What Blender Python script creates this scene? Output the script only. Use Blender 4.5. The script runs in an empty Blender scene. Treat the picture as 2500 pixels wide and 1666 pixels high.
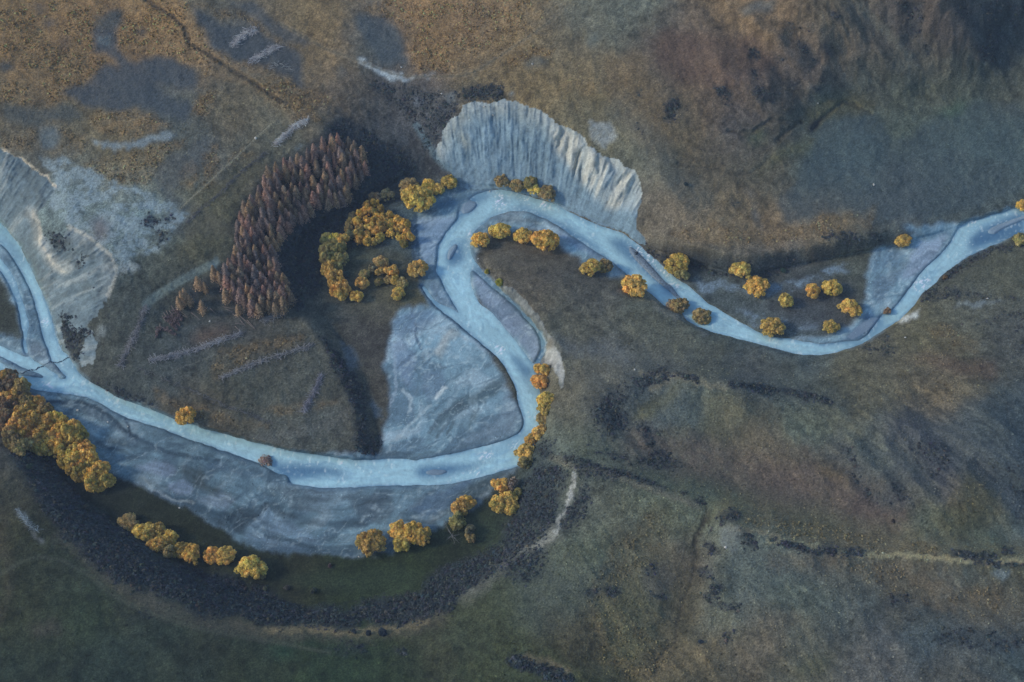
import bpy, math, random
import numpy as np
random.seed(7); rng = np.random.default_rng(7)
scn = bpy.context.scene; COL = scn.collection
R = math.radians
# ------------------------------------------------------------------ light
SUN_EL, SUN_AZ = 31.0, 264.0          # azimuth clockwise from +Y (north): light from the upper left
w = bpy.data.worlds.new("World"); scn.world = w; w.use_nodes = True
wn = w.node_tree.nodes; sky = wn.new('ShaderNodeTexSky'); sky.sky_type = 'NISHITA'; sky.sun_disc = False
sky.sun_elevation = R(SUN_EL); sky.sun_rotation = R(SUN_AZ); sky.ozone_density = 6
wn['Background'].inputs[1].default_value = 0.092
w.node_tree.links.new(sky.outputs[0], wn['Background'].inputs[0])
ld = bpy.data.lights.new('sun', 'SUN'); ld.energy = 0.8; ld.angle = R(10); ld.color = (1, .955, .89)
lo = bpy.data.objects.new('sun', ld); COL.objects.link(lo)
lo.rotation_euler = (R(90 - SUN_EL), 0, R(180 - SUN_AZ))
scn.view_settings.view_transform = 'Standard'; scn.view_settings.look = 'None'
scn.view_settings.exposure = 1.15; scn.view_settings.gamma = 1
# ------------------------------------------------------------------ camera
DIST, DEP, LENS = 720.0, R(51), 50.0
cd = bpy.data.cameras.new('camera'); cam = bpy.data.objects.new('camera', cd); COL.objects.link(cam)
cd.lens = LENS; cd.sensor_width = 36; cd.clip_start = 5; cd.clip_end = 20000
CY, CZ = -DIST*math.cos(DEP), DIST*math.sin(DEP)
cam.location = (0, CY, CZ); cam.rotation_euler = (R(90)-DEP, 0, 0); scn.camera = cam
HAZE = .00007
TH = 18.0/LENS; SD, CD_ = math.sin(DEP), math.cos(DEP)
def unproj(u, v, z):
    """point of the ground at height z that stands at this place of the survey photo"""
    a = (u-1250)/1250*TH; b = (833-v)/1250*TH
    dx = a; dy = CD_ + b*SD; dz = -SD + b*CD_
    t = (z-CZ)/dz
    return t*dx, CY + t*dy
def proj(x, y, z):
    ry, rz = y-CY, z-CZ
    f = ry*CD_ - rz*SD; up = ry*SD + rz*CD_
    return 1250 + x/f/TH*1250, 833 - up/f/TH*1250
TILE = {'D': (0, 0, 1.0625), '0': (0, 0, .38265), '1': (800, 0, .38265), '2': (1600, 0, .38265), '3': (0, 530, .38265),
        '4': (800, 530, .38265), '5': (1600, 530, .38265), '6': (0, 1066, .38265), '7': (800, 1066, .38265),
        '8': (1600, 1066, .38265), 'a': (0, 840, .12755), 'b': (560, 290, .15306), 'c': (360, 610, .15306),
        'd': (0, 900, .20408), 'e': (1050, 1130, .12755), 'f': (780, 420, .12755), 'g': (1340, 380, .14664), 'q': (1250, 833, .53124)}
def P(s):
    """'4 10,20 30,40 1 50,60' -> array of map positions (a lone letter switches sheet)"""
    out = []; t = 'D'
    for tok in s.split():
        if ',' in tok:
            f = tok.split(','); ox, oy, k = TILE[t]
            out.append([ox+float(f[0])*k, oy+float(f[1])*k] + [float(q) for q in f[2:]])
        else: t = tok
    return np.array(out)
# ------------------------------------------------------------------ noise
def _h(ix, iy, s):
    n = (ix*374761393 + iy*668265263 + s*974711) & 0x7fffffff
    n = ((n ^ (n >> 13)) * 1274126177) & 0x7fffffff
    n = ((n ^ (n >> 15)) * 668265263) & 0x7fffffff
    return (n & 0xffff)/65535.0
def vn(x, y, s=0):
    ix = np.floor(x).astype(np.int64); iy = np.floor(y).astype(np.int64); fx = x-ix; fy = y-iy
    fx = fx*fx*(3-2*fx); fy = fy*fy*(3-2*fy)
    return (_h(ix, iy, s)*(1-fx)+_h(ix+1, iy, s)*fx)*(1-fy) + (_h(ix, iy+1, s)*(1-fx)+_h(ix+1, iy+1, s)*fx)*fy
def fbm(x, y, s=0, o=4, g=.5):
    a = 1; t = 0; r = 0
    for i in range(o):
        r = r + a*vn(x, y, s+i*17); t += a; a *= g; x = x*2.03+11.3; y = y*2.03+5.7
    return r/t
def sst(a, b, x):
    t = np.clip((x-a)/(b-a), 0, 1); return t*t*(3-2*t)
# ------------------------------------------------------------------ map grid
ST = 2.5; U0, V0 = -420.0, -300.0
NU, NV = 1337, 905
u1 = U0 + np.arange(NU)*ST; v1 = V0 + np.arange(NV)*ST
U, V = np.meshgrid(u1, v1)
WX = fbm(U/42, V/42, 900, 3)-.5; WY = fbm(U/42+90, V/42, 950, 3)-.5
WFX = fbm(U/9, V/9, 980, 2)-.5; WFY = fbm(U/9+50, V/9, 985, 2)-.5
def box(m, r):
    if r < 1: return m
    for ax in (0, 1):
        p = np.pad(m, [(r+1, r) if k == ax else (0, 0) for k in (0, 1)], mode='edge')
        c = np.cumsum(p, axis=ax); n = m.shape[ax]
        m = (np.take(c, range(2*r+1, 2*r+1+n), ax) - np.take(c, range(0, n), ax))/(2*r+1)
    return m
def bb(p, pad):
    i0 = max(0, int((p[:, 0].min()-pad-U0)/ST)); i1 = min(NU, int((p[:, 0].max()+pad-U0)/ST)+2)
    j0 = max(0, int((p[:, 1].min()-pad-V0)/ST)); j1 = min(NV, int((p[:, 1].max()+pad-V0)/ST)+2)
    return slice(j0, j1), slice(i0, i1)
def poly(p, soft=0, warp=0, fine=0):
    """mask of a closed outline; warp roughens its edge, soft (in cells) blurs it"""
    p = P(p) if isinstance(p, str) else p
    m = np.zeros((NV, NU)); sl = bb(p, warp+soft*ST*2+fine+6)
    x = U[sl] + WX[sl]*warp*2 + WFX[sl]*fine*2; y = V[sl] + WY[sl]*warp*2 + WFY[sl]*fine*2
    ins = np.zeros(x.shape, bool); n = len(p)
    for i in range(n):
        x0, y0 = p[i][:2]; x1, y1 = p[(i+1) % n][:2]
        if y0 == y1: continue
        c = ((y0 > y) != (y1 > y)); ins ^= c & (x < (x1-x0)*(y-y0)/(y1-y0)+x0)
    k = ins.astype(float)
    if soft: k = box(box(k, soft), max(1, soft//2))
    m[sl] = k
    return m
def sdist(x, y, p):
    d = np.full(x.shape, 1e9)
    for i in range(len(p)-1):
        x0, y0 = p[i][:2]; dx = p[i+1][0]-x0; dy = p[i+1][1]-y0; L = dx*dx+dy*dy+1e-9
        t = np.clip(((x-x0)*dx+(y-y0)*dy)/L, 0, 1)
        d = np.minimum(d, np.hypot(x-x0-t*dx, y-y0-t*dy))
    return d
def stroke(p, wd, soft=.5, warp=0, fine=0):
    p = P(p) if isinstance(p, str) else p
    m = np.zeros((NV, NU)); sl = bb(p, wd*2+warp+fine+8)
    x = U[sl] + WX[sl]*warp*2 + WFX[sl]*fine*2; y = V[sl] + WY[sl]*warp*2 + WFY[sl]*fine*2
    m[sl] = 1-sst(wd*.5*(1-soft), wd*.5*(1+soft)+1.5, sdist(x, y, p))
    return m
# ------------------------------------------------------------------ outlines
WATER = [
 # east arm, top bend and middle reach
 "2 2352,1330 2290,1325 2180,1360 2060,1400 1960,1425 1940,1440 1912,1500 1880,1560 5 1900,135 1850,210 1800,260 1740,310 1680,380 1640,430 1600,490 1550,550 1510,600 1440,625 1400,690 1350,760 1290,790 1200,795 1130,805 1060,815 960,797 860,775 760,768 700,750 640,725 600,700 520,660 440,610 380,575 330,550 290,510 240,470 200,430 160,410 120,380 60,320 0,265 4 2030,220 2000,190 1950,150 1890,105 1800,75 1700,40 1620,10 1 1640,1398 1560,1362 1470,1310 1400,1288 1330,1268 1250,1240 1180,1220 1100,1210 1040,1216 960,1240 900,1275 855,1300 838,1340 832,1395 800,1435 755,1490 718,1545 4 705,200 698,270 692,350 730,410 760,480 800,550 850,620 880,670 930,710 960,790 1020,840 1080,890 1130,950 1160,1010 1200,1100 1215,1180 1240,1260 1255,1320 1230,1370 1180,1400 1120,1430 1050,1450 940,1480 800,1512 700,1530 600,1542 560,1555 480,1542 400,1545 300,1550 150,1550 3 2260,1545 2150,1533 2000,1512 1900,1500 1700,1450 1530,1410 1400,1370 1300,1350 1240,1320 1160,1310 1080,1270 950,1220 850,1180 760,1150 640,1080 540,1028 500,985 462,920 432,870 400,870 370,800 340,700 322,620 300,560 270,480 230,390 190,310 150,220 100,140 50,80 0,30 -300,-150 -300,-60 0,170 60,225 100,290 150,380 190,450 220,530 240,620 260,700 280,780 310,860 330,920 310,935 350,935 400,1000 440,1028 400,1040 290,1035 200,1020 100,1010 50,960 0,925 -300,800 -300,960 90,1040 170,1080 260,1110 350,1120 450,1130 560,1152 650,1190 720,1240 780,1270 900,1310 1040,1350 1150,1400 1300,1450 1450,1500 1600,1550 6 1640,165 1700,195 1760,235 1840,250 1850,300 1950,315 2050,325 2200,325 2352,322 7 150,325 300,315 500,310 700,310 850,290 950,265 1050,240 1150,210 1225,190 1290,130 1330,40 1350,-20 4 1390,1350 1380,1280 1370,1200 1350,1100 1335,1020 1320,950 1280,900 1215,810 1150,735 1050,615 980,565 935,500 915,420 905,350 925,315 945,290 912,240 906,170 925,100 985,50 1035,5 1 990,1440 1020,1400 1080,1372 1150,1352 1230,1346 1300,1360 1400,1400 1500,1460 1560,1510 4 1540,110 1640,175 1700,215 1760,250 1820,290 1890,350 1960,420 2060,490 2090,520 2150,575 2230,610 2320,650 5 150,640 240,690 350,735 450,762 600,800 750,840 900,880 1040,885 1150,870 1250,840 1330,810 1400,760 1480,710 1560,660 1620,600 1680,530 1700,490 1780,430 1830,370 1900,320 1980,260 2060,220 2200,160 2352,90 2700,0 2700,-200 2352,-70",
 # side channel east of the middle bar
 "4 1335,945 1355,925 1378,880 1392,800 1355,728 1300,650 1240,600 1160,520 1080,440 1010,370 960,300 930,290 915,325 960,372 1000,402 1045,445 1120,505 1195,572 1255,642 1315,705 1352,765 1362,840 1345,890 1318,935",
 # west channels
 "3 0,262 50,320 100,400 130,500 160,580 182,690 170,760 166,810 178,860 215,925 190,912 155,860 146,800 150,740 130,650 110,560 80,480 40,400 0,340 -300,150 -300,60",
 "3 0,820 60,850 150,890 220,920 290,960 350,1000 400,1030 330,1030 260,1003 200,982 130,953 60,912 0,888 -300,790 -300,700",
 # tributary beside the gravel fan
 "4 598,440 640,515 700,575 760,625 830,680 900,740 960,790 1000,800 940,730 880,660 800,590 730,560 670,520 640,470 612,430",
]
ISLANDS = ["4 770,215 800,180 828,160 832,195 795,255 768,300 762,262", "4 1905,172 1960,205 2040,285 2100,352 2165,425 2190,480 2150,455 2065,378 1985,295 1925,225",
 "4 2165,425 2195,440 2240,500 2300,560 2352,590 2352,600 2290,570 2220,515 2185,480", "1 865,1300 910,1285 960,1290 945,1330 900,1365 862,1368 850,1340",
 "2 2100,1490 2150,1450 2260,1405 2352,1376 2500,1340 2500,1380 2352,1405 2250,1445 2160,1500", "7 612,222 680,207 770,210 775,225 730,245 650,252 615,240",
 "5 1225,765 1290,700 1370,645 1435,640 1400,690 1340,735 1260,780"]
FLATS = "D -450,480 0,520 60,600 100,680 145,790 165,850 200,890 260,928 400,988 600,1043 800,1058 862,1056 868,1000 850,940 835,860 800,800 750,740 715,690 690,640 675,590 690,545 740,505 820,470 870,440 930,400 1010,415 1140,428 1220,452 1290,470 1400,515 1490,568 1560,590 1700,632 1800,612 1900,592 2010,572 2060,560 2200,522 2353,478 2900,380 2900,500 2353,556 2280,575 2180,640 2100,690 2050,740 1960,793 1880,817 1780,797 1650,765 1560,710 1480,670 1420,640 1340,602 1280,592 1180,572 1120,580 1112,600 1140,650 1180,690 1220,735 1258,790 1255,830 1240,860 1250,920 1240,1000 1195,1060 1190,1100 1185,1170 1150,1230 1080,1280 950,1330 850,1378 700,1395 560,1365 450,1320 330,1235 200,1155 120,1080 50,1000 -40,950 -450,900"
N = .66
def hl(s, k=1): 
    p = P(s); p[:, 2] *= k; return p
HL = [ # ridge, terrace edge and slope lines with their heights in metres
 hl("D -420,300,36 0,345,34 50,375,33 100,415,32 123,440,31 90,490,30 90,535,29 100,570,25 118,597,22 148,628,15", N),
 hl("D 162,520,36 216,553,36 256,589,35 266,621,33 259,650,29 241,700,24 215,760,16 195,830,8", N),
 hl("D 225,885,6 330,940,6 450,995,6 640,1030,5 800,1043,4", 1), hl("D 350,830,10 550,800,11 700,750,10"), hl("D 800,900,6.5 815,1000,5 830,1035,4"),
 hl("D 690,730,10 740,790,9 788,870,7 812,950,6"), hl("D 740,290,36 700,312,35 600,400,32 545,480,28 535,560,25 515,610,22 430,680,17 350,745,14", N*1.05),
 hl("D 830,300,24 860,350,20 865,420,10", N), hl("D 780,400,20 700,480,13 665,560,9 680,640,7", N*.9), hl("D 870,200,36 900,230,30 960,290,22 985,370,10", N),
 hl("D 1003,320,26 1015,290,38 1060,247,43 1120,237,46 1185,229,47 1240,250,46 1290,290,44 1350,330,41 1400,367,38 1450,397,34 1474,440,29 1470,500,19 1476,548,6", N),
 hl("D 1100,150,48 900,180,44 600,200,42 400,150,44 200,150,46 0,150,48", N), hl("D -400,-250,80 0,-100,62 600,-100,60 1200,-100,66 1600,-100,90 2000,-150,130 2700,-200,160", N),
 hl("D 400,350,40 200,400,37 330,560,36 430,620,31", N), hl("D 0,0,54 400,0,54 800,0,54 1300,40,56", N),
 hl("D 1520,250,52 1530,350,45 1560,450,30 1600,520,18", N), hl("D 1500,545,9 1560,560,13 1700,585,13 1800,575,12 1900,555,11 2010,540,9 2060,527,7 2200,495,4 2353,450,3 2800,380,3"),
 hl("D 1750,450,15 1900,400,14 2100,340,15 2353,330,15"), hl("D 1850,270,22 1950,215,24 2100,220,22 2353,200,22"), hl("D 1700,270,30 1780,180,40 1900,120,44 1930,60,62 1850,0,70"),
 hl("D 2100,130,40 2050,60,52 1960,0,66"), hl("D 2320,160,30 2250,80,52 2180,0,72 2150,-60,85"), hl("D 2353,100,34 2600,100,60"),
 hl("D 1600,90,42 1500,80,42 1450,150,40"), hl("D 1700,330,26 1760,380,20"),
 hl("D 1130,612,4 1190,618,5 1250,628,6 1400,672,6.5 1550,740,6.5 1650,790,6 1750,815,6 1880,838,6 1960,818,6 2090,745,6 2150,700,5 2230,625,4 2353,585,4 2800,520,4"),
 hl("D 1160,650,5 1208,690,8 1240,735,10 1266,778,12 1290,800,13 1297,850,13.5 1297,885,13"), hl("D 1275,930,9 1275,1010,9 1290,1060,12 1330,1082,19 1320,1130,20 1300,1190,21 1240,1265,22 1150,1320,22 1050,1380,22 900,1450,22 700,1452,22 600,1437,22 450,1385,22 330,1310,21 200,1245,20 120,1170,19 60,1120,18 0,1060,17 -300,900,16"),
 hl("D 1400,780,12 1700,860,14 2000,900,18 2300,850,20 2700,800,20"), hl("D 1350,960,17 1450,870,19 1600,880,20 1760,900,20"), hl("D 1500,1060,15 1700,1100,15 1850,1160,17 2000,1200,20"),
 hl("D 1330,1080,19 1480,1110,24 1640,1165,23"), hl("D 1660,1190,32 1740,1210,32 1900,1275,28 2353,1300,26 2700,1300,26"), hl("D 2000,950,24 2080,1060,32 2180,1150,34"),
 hl("D 2250,950,30 2330,1060,34"), hl("D 2060,1000,24 2150,1120,27"), hl("D 1700,1140,18 1900,1210,20 2100,1240,19 2353,1255,19"),
 hl("D 1600,1250,22 1580,1400,24 1450,1500,25"), hl("D 1380,1200,25 1350,1400,28 1200,1500,28"), hl("D 1800,1450,36 2100,1500,40 2353,1500,42"), hl("D -300,1300,26 0,1350,27 400,1500,31 900,1560,32 1400,1700,32 2000,1750,42 2600,1750,44"), hl("D -300,1750,30 600,1750,34")]
# ------------------------------------------------------------------ height solve (harmonic between lines)
K4 = 4
gu = u1[::K4]; gv = v1[::K4]; GU, GV = np.meshgrid(gu, gv)
fx_ = np.zeros(GU.shape, bool); hv = np.zeros(GU.shape)
flat_m = poly(FLATS); fl = flat_m[::K4, ::K4] > .5
fx_[fl] = True; hv[fl] = .9
for p in HL:
    for i in range(len(p)-1):
        n = int(np.hypot(*(p[i+1][:2]-p[i][:2]))/5)+2
        for t in np.linspace(0, 1, n):
            q = p[i]*(1-t)+p[i+1]*t
            a = int(round((q[0]-U0)/ST/K4)); b = int(round((q[1]-V0)/ST/K4))
            if 0 <= a < GU.shape[1] and 0 <= b < GU.shape[0] and not fl[b, a]: fx_[b, a] = True; hv[b, a] = q[2]
def solve(f, h, lev):
    if lev == 0 or min(f.shape) < 8: x = np.full(h.shape, h[f].mean() if f.any() else 0.)
    else:
        H2, W2 = (f.shape[0]+1)//2, (f.shape[1]+1)//2
        fp = np.zeros((H2*2, W2*2)); hp = np.zeros((H2*2, W2*2)); fp[:f.shape[0], :f.shape[1]] = f; hp[:f.shape[0], :f.shape[1]] = h*f
        fs = fp.reshape(H2, 2, W2, 2).sum((1, 3)); hs = hp.reshape(H2, 2, W2, 2).sum((1, 3))
        c = solve(fs > 0, np.where(fs > 0, hs/np.maximum(fs, 1), 0), lev-1)
        x = np.repeat(np.repeat(c, 2, 0), 2, 1)[:f.shape[0], :f.shape[1]]
    x = np.where(f, h, x)
    for _ in range(80):
        q = np.pad(x, 1, mode='edge'); x = np.where(f, h, (q[:-2, 1:-1]+q[2:, 1:-1]+q[1:-1, :-2]+q[1:-1, 2:])/4)
    return x
HC = solve(fx_, hv, 6)
near = np.clip(box(box(fl.astype(float), 5), 4)*6, 0, 1)
HC = (.5*HC+.5*box(HC, 1))*near + box(box(HC, 4), 3)*(1-near)
def up(a):
    j = np.minimum((V-V0)/ST/K4, a.shape[0]-1.001); i = np.minimum((U-U0)/ST/K4, a.shape[1]-1.001)
    j0 = j.astype(int); i0 = i.astype(int); fj = j-j0; fi = i-i0
    return (a[j0, i0]*(1-fi)+a[j0, i0+1]*fi)*(1-fj)+(a[j0+1, i0]*(1-fi)+a[j0+1, i0+1]*fi)*fj
H = box(up(HC), 2)
X, Y = unproj(U, V, H)
hill = 1-box(flat_m, 14)
# masks used for relief and colour
water = np.zeros((NV, NU))
for s in WATER: water = np.maximum(water, poly(s, 0, 0, 2))
isl = np.zeros((NV, NU))
for s in ISLANDS: isl = np.maximum(isl, poly(s, 0, 0, 1.5))
water *= (1-isl)
def dist_to(mask, Rm=130):
    m = mask[::2, ::2] > .5; g = np.where(m, 0., 1e4); n = g.shape[0]; ii = np.arange(n)[:, None]
    g = np.minimum(np.minimum.accumulate(g-ii, 0)+ii, (np.minimum.accumulate((g+ii)[::-1], 0))[::-1]-ii)
    g = np.minimum(g, 400.)**2; o = g.copy()
    for k in range(1, Rm): 
        o[:, k:] = np.minimum(o[:, k:], g[:, :-k]+k*k); o[:, :-k] = np.minimum(o[:, :-k], g[:, k:]+k*k)
    o = np.sqrt(o)*2*ST
    return np.repeat(np.repeat(o, 2, 0), 2, 1)[:NV, :NU]
DW = box(dist_to(water), 1); DI = box(dist_to(1-water, 40), 1)
wsoft = box(water, 2); wwide = box(box(water, 4), 3)
GRAV = ["4 490,572 560,572 640,560 600,440 590,360 560,240 540,120 535,0 1 545,1400 600,1340 690,1275 690,1240 780,1200 1060,1205 1100,1260 4 930,300 1000,800 1250,1300 1300,1400 1150,1450 900,1500 600,1568 380,1550 300,1530 340,1500 352,1400 380,1300 402,1150 372,1000 335,970 370,920 378,800 415,740 420,660",
 "3 50,960 200,1150 230,1165 330,1235 480,1335 545,1410 600,1568 6 620,170 700,235 860,300 930,335 1000,362 1120,422 1280,500 1450,595 1540,680 1700,735 1900,748 2100,742 2280,765 7 130,765 400,740 600,622 720,572 900,478 1000,400 1060,330 1120,270 1230,195 1250,100 900,100 0,100 6 2000,120 1500,20 3 1400,1380 700,1130 300,1000",
 "3 -400,-300 0,20 200,280 300,540 350,700 420,860 470,920 540,1020 600,1080 400,1080 150,1040 0,960 -300,850 -300,760 0,745 135,790 140,760 100,600 60,480 0,370 -300,150",
 "5 1385,205 1500,175 1560,190 1620,165 1640,110 1900,70 1960,60 1950,130 1800,290 1500,640 1400,760 1250,830 950,800 940,785 1100,770 1200,705 1290,650 1325,560 1350,430 1370,300",
 "1 985,1440 1080,1368 1230,1340 1300,1355 1400,1395 1560,1500 4 1640,170 1760,245 1900,350 1880,385 1800,385 1700,330 1600,270 1480,165 1420,110 1300,75 1180,90 1000,75",
 "4 1330,950 1395,880 1405,800 1360,720 1290,640 1160,510 1080,425 1020,370 960,300 900,300 900,420 1100,720 1300,930",
 "2 1560,1450 1700,1445 1960,1410 2100,1380 2352,1300 2500,1300 2500,1480 5 2352,90 1980,255 1850,330 1850,120 1640,110"]
grav = np.zeros((NV, NU))
for s in GRAV: grav = np.maximum(grav, poly(s, 2, 4, 10))
CLM = "1 685,960 700,925 725,900 740,820 780,765 840,735 865,665 930,645 1000,660 1060,655 1130,635 1210,650 1280,680 1350,700 1420,750 1455,790 1520,810 1590,840 1635,880 1662,930 1700,945 1745,1000 1830,1005 1900,1060 1950,1080 1990,1150 2005,1230 1985,1330 1968,1400 1975,1470 2020,1520 2028,1560 1990,1560 1900,1480 1750,1440 1600,1375 1400,1285 1200,1222 1050,1205 900,1205 820,1200 800,1120 740,1060 690,1010"
CLL = "0 0,955 60,975 130,1010 220,1080 290,1130 335,1190 345,1240 290,1300 240,1360 262,1440 290,1530 3 250,60 290,120 360,190 420,90 450,60 520,80 600,140 680,200 725,270 742,340 720,420 690,510 650,590 560,680 620,800 600,930 520,950 500,900 560,760 450,720 400,640 395,750 440,870 430,880 395,870 330,600 230,390 100,140 0,30 -300,-150 -300,-500"
CLB = "4 1090,455 1130,440 1180,455 1215,490 1270,540 1300,590 1345,620 1375,680 1400,740 1445,775 1440,820 1480,860 1500,930 1515,1010 1505,1080 1485,1095 1465,1010 1430,950 1350,945 1390,880 1400,800 1370,735 1300,660 1220,570 1150,500"
clm = poly(CLM, 0, 0, 4); cll = poly(CLL, 0, 2, 5); clb = poly(CLB, 0, 0, 3)
def fan(cx, cy):
    return np.arctan2(U-cx, -(V-cy)), np.hypot(U-cx, V-cy)
am, rm = fan(1235, 1100); al, rl = fan(-300, 960)
gm = fbm(am*60+WX*.8, rm/110, 300, 4, .6); gmf = fbm(am*170, rm/60, 320, 3, .6); gl = fbm(al*34+WX*.6, rl/110, 340, 4, .6); glf = fbm(al*120, rl/40, 350, 3, .6)
# cut hollows, terraces and gullies into the height field
def hmod(base, m, amp): return base + m*amp
rel = (fbm(X/60, Y/60, 10, 4)-.5)*5*hill + (fbm(X/9, Y/9, 20, 4)-.5)*1.5*hill
rdg = lambda a, b, s: 1-np.abs(2*fbm(a, b, s, 4, .55)-1)
qx = X+14*(fbm(X/50, Y/50, 801, 2)-.5); qy = Y+60*(fbm(X/70, Y/70, 802, 2)-.5)
far = sst(.0, .7, hill)
rgm = .14+.2*poly('D 1600,0 2500,-200 2500,200 2200,190 2000,180 1900,210 1750,260 1620,200', 14)+.45*poly('D 1900,950 2200,860 2500,900 2500,1200 2200,1220 1950,1170', 14)+.22*poly('D 1300,1200 2500,1320 2500,1700 1300,1700', 16)+.2*poly('D 1330,850 1900,900 1800,1150 1400,1080', 12)
far = far*rgm
rel += far*((rdg((qx*.9+qy*.45)/26, (qy*.9-qx*.45)/70, 810)-.6)*7 + (rdg((qx*.8+qy*.6)/10, (qy*.8-qx*.6)/24, 820)-.6)*2.6)
rel += (fbm(X/2.2, Y/2.2, 30, 2)-.5)*(.35*hill+.10)
cm_s = box(clm, 3); cl_s = box(cll, 3); cb_s = box(clb, 1)
hup = sst(2, 14, H)
ribs = poly("1 1340,700 1420,750 1520,810 1590,840 1662,930 1745,1000 1830,1005 1900,1060 1950,1080 2005,1230 1985,1330 1900,1330 1780,1320 1720,1240 1660,1200 1590,1140 1440,920 1400,820", 6)
rel += cm_s*hup*((gm-.5)*1.0 + (gmf-.5)*1.2 + (fbm(X/5, Y/5, 306, 3)-.5)*.7 + ribs*(np.abs(fbm(am*22+1.3+WX*.8, rm/170, 305, 3)-.5)*2-.35)*5)
rel += cl_s*sst(1.5, 8, H)*((gl-.5)*1.4 + (glf-.5)*1.0) + cb_s*(fbm(X/3, Y/3, 50, 3)-.5)*2.5
BR = fbm((X*.75+Y*.66)/30+fbm(X/25, Y/25, 61, 2)*1.2, (Y*.75-X*.66)/9+fbm(X/25, Y/25, 62, 3)*3, 60, 4)   # braided pattern of the bars
rel += grav*(1-hill)*(BR-.5)*.5
DARKLINES = ["0 940,0 1000,40 1090,100 1180,180 1210,280 1330,340 1450,430 1600,520 1720,600 1830,660", "2 470,835 540,850 620,840 740,770 850,770 930,775", "2 930,775 820,850 780,900",
 "2 1010,820 1080,750 1200,650 1290,680 1380,720", "2 150,1045 330,1080 500,1100 620,1110 700,1040", "8 330,440 300,560 250,640 260,760 240,900 180,1040 140,1180 130,1300 0,1440 7 2100,1500"]
for i, s in enumerate(DARKLINES): rel -= stroke(s, 9, .6, 3, 3)*(.9 if i < 4 else .35)
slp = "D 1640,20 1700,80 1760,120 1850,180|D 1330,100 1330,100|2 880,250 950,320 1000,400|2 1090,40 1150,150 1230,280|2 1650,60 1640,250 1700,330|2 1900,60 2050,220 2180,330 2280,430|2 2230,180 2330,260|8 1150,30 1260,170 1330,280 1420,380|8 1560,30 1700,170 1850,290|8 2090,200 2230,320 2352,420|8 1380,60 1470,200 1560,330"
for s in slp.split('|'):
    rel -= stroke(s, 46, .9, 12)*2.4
for s_, w_, a_ in [("D 1330,1082 1480,1108 1560,1135 1640,1162", 40, 3.), ("D 1690,1195 1760,1215 1850,1250 1920,1262 2100,1272 2353,1290", 36, 3.), ("D 1360,960 1390,915 1440,880 1520,868 1600,880 1700,905", 44, 3.), ("D 1250,640 1400,690 1560,755 1640,790", 40, 1.5), ("D 1300,800 1400,830 1500,870", 50, -2.), ("D 1400,1060 1550,1080 1700,1130 1900,1180 2050,1200", 60, -2.5), ("D 1940,1010 2040,1110 2090,1180", 30, 2.), ("D 2080,980 2180,1080 2250,1150", 30, 2.), ("D 2250,960 2353,1080", 36, 2.), ("D 1620,1170 1600,1260 1590,1340 1540,1450", 30, -2.), ("D 1700,1180 1680,1260 1640,1350", 30, 1.5),
  ("q 560,180 740,150 1000,195 1280,225 1480,285", 34, 2.2), ("q 1000,830 1230,890 1400,950 1800,970 2300,1000", 26, 1.8), ("D 1480,350 1540,430 1600,500 1660,540", 50, 3), ("D 1900,20 1990,110 2080,190", 22, 1.6), ("D 2170,10 2240,90 2320,170", 22, 1.6), ("D 1740,50 1800,110 1880,200", 26, 3), ("D 1640,130 1760,220 1800,260", 30, 2.5), ("D 430,30 520,130 600,190 740,290", 30, 1.5), ("D 60,1120 200,1270 330,1330 600,1460 900,1480", 30, -1)]:
    rel += stroke(s_, w_*2, .95, 10)*a_*hill
edge = sst(0, 1, box(flat_m, 1))
H2 = H + rel*(1-water*0)
flatz = .75 + .35*(BR-.5)*2 + (fbm(X/40, Y/40, 70, 2)-.5)*.5
H2 = H2*(1-edge) + (flatz + rel*.15)*edge
H2 = np.maximum(H2, .28)
H2 = np.where(wsoft > 0, H2*(1-sst(.0, .75, wsoft)) + (-.25-1.6*sst(.5, 1, wwide))*sst(.0, .75, wsoft), H2)
ZT = H2
X, Y = unproj(U, V, ZT)
def zat(u, v):
    i = min(max((u-U0)/ST, 0), NU-1.01); j = min(max((v-V0)/ST, 0), NV-1.01); a = int(i); b = int(j); fi = i-a; fj = j-b
    return (ZT[b, a]*(1-fi)+ZT[b, a+1]*fi)*(1-fj)+(ZT[b+1, a]*(1-fi)+ZT[b+1, a+1]*fi)*fj
def ground(u, v):
    z = zat(u, v); x, y = unproj(u, v, z); return x, y, z
def base_of(u, v, lift):
    """foot on the terrain of something whose middle, lift metres up, stands at map place (u, v)"""
    z = .9
    for _ in range(12):
        x, y = unproj(u, v, z+lift); uu, vv = proj(x, y, z); z = .5*z+.5*zat(uu, vv)
    x, y = unproj(u, v, z+lift); return x, y, z
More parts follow.
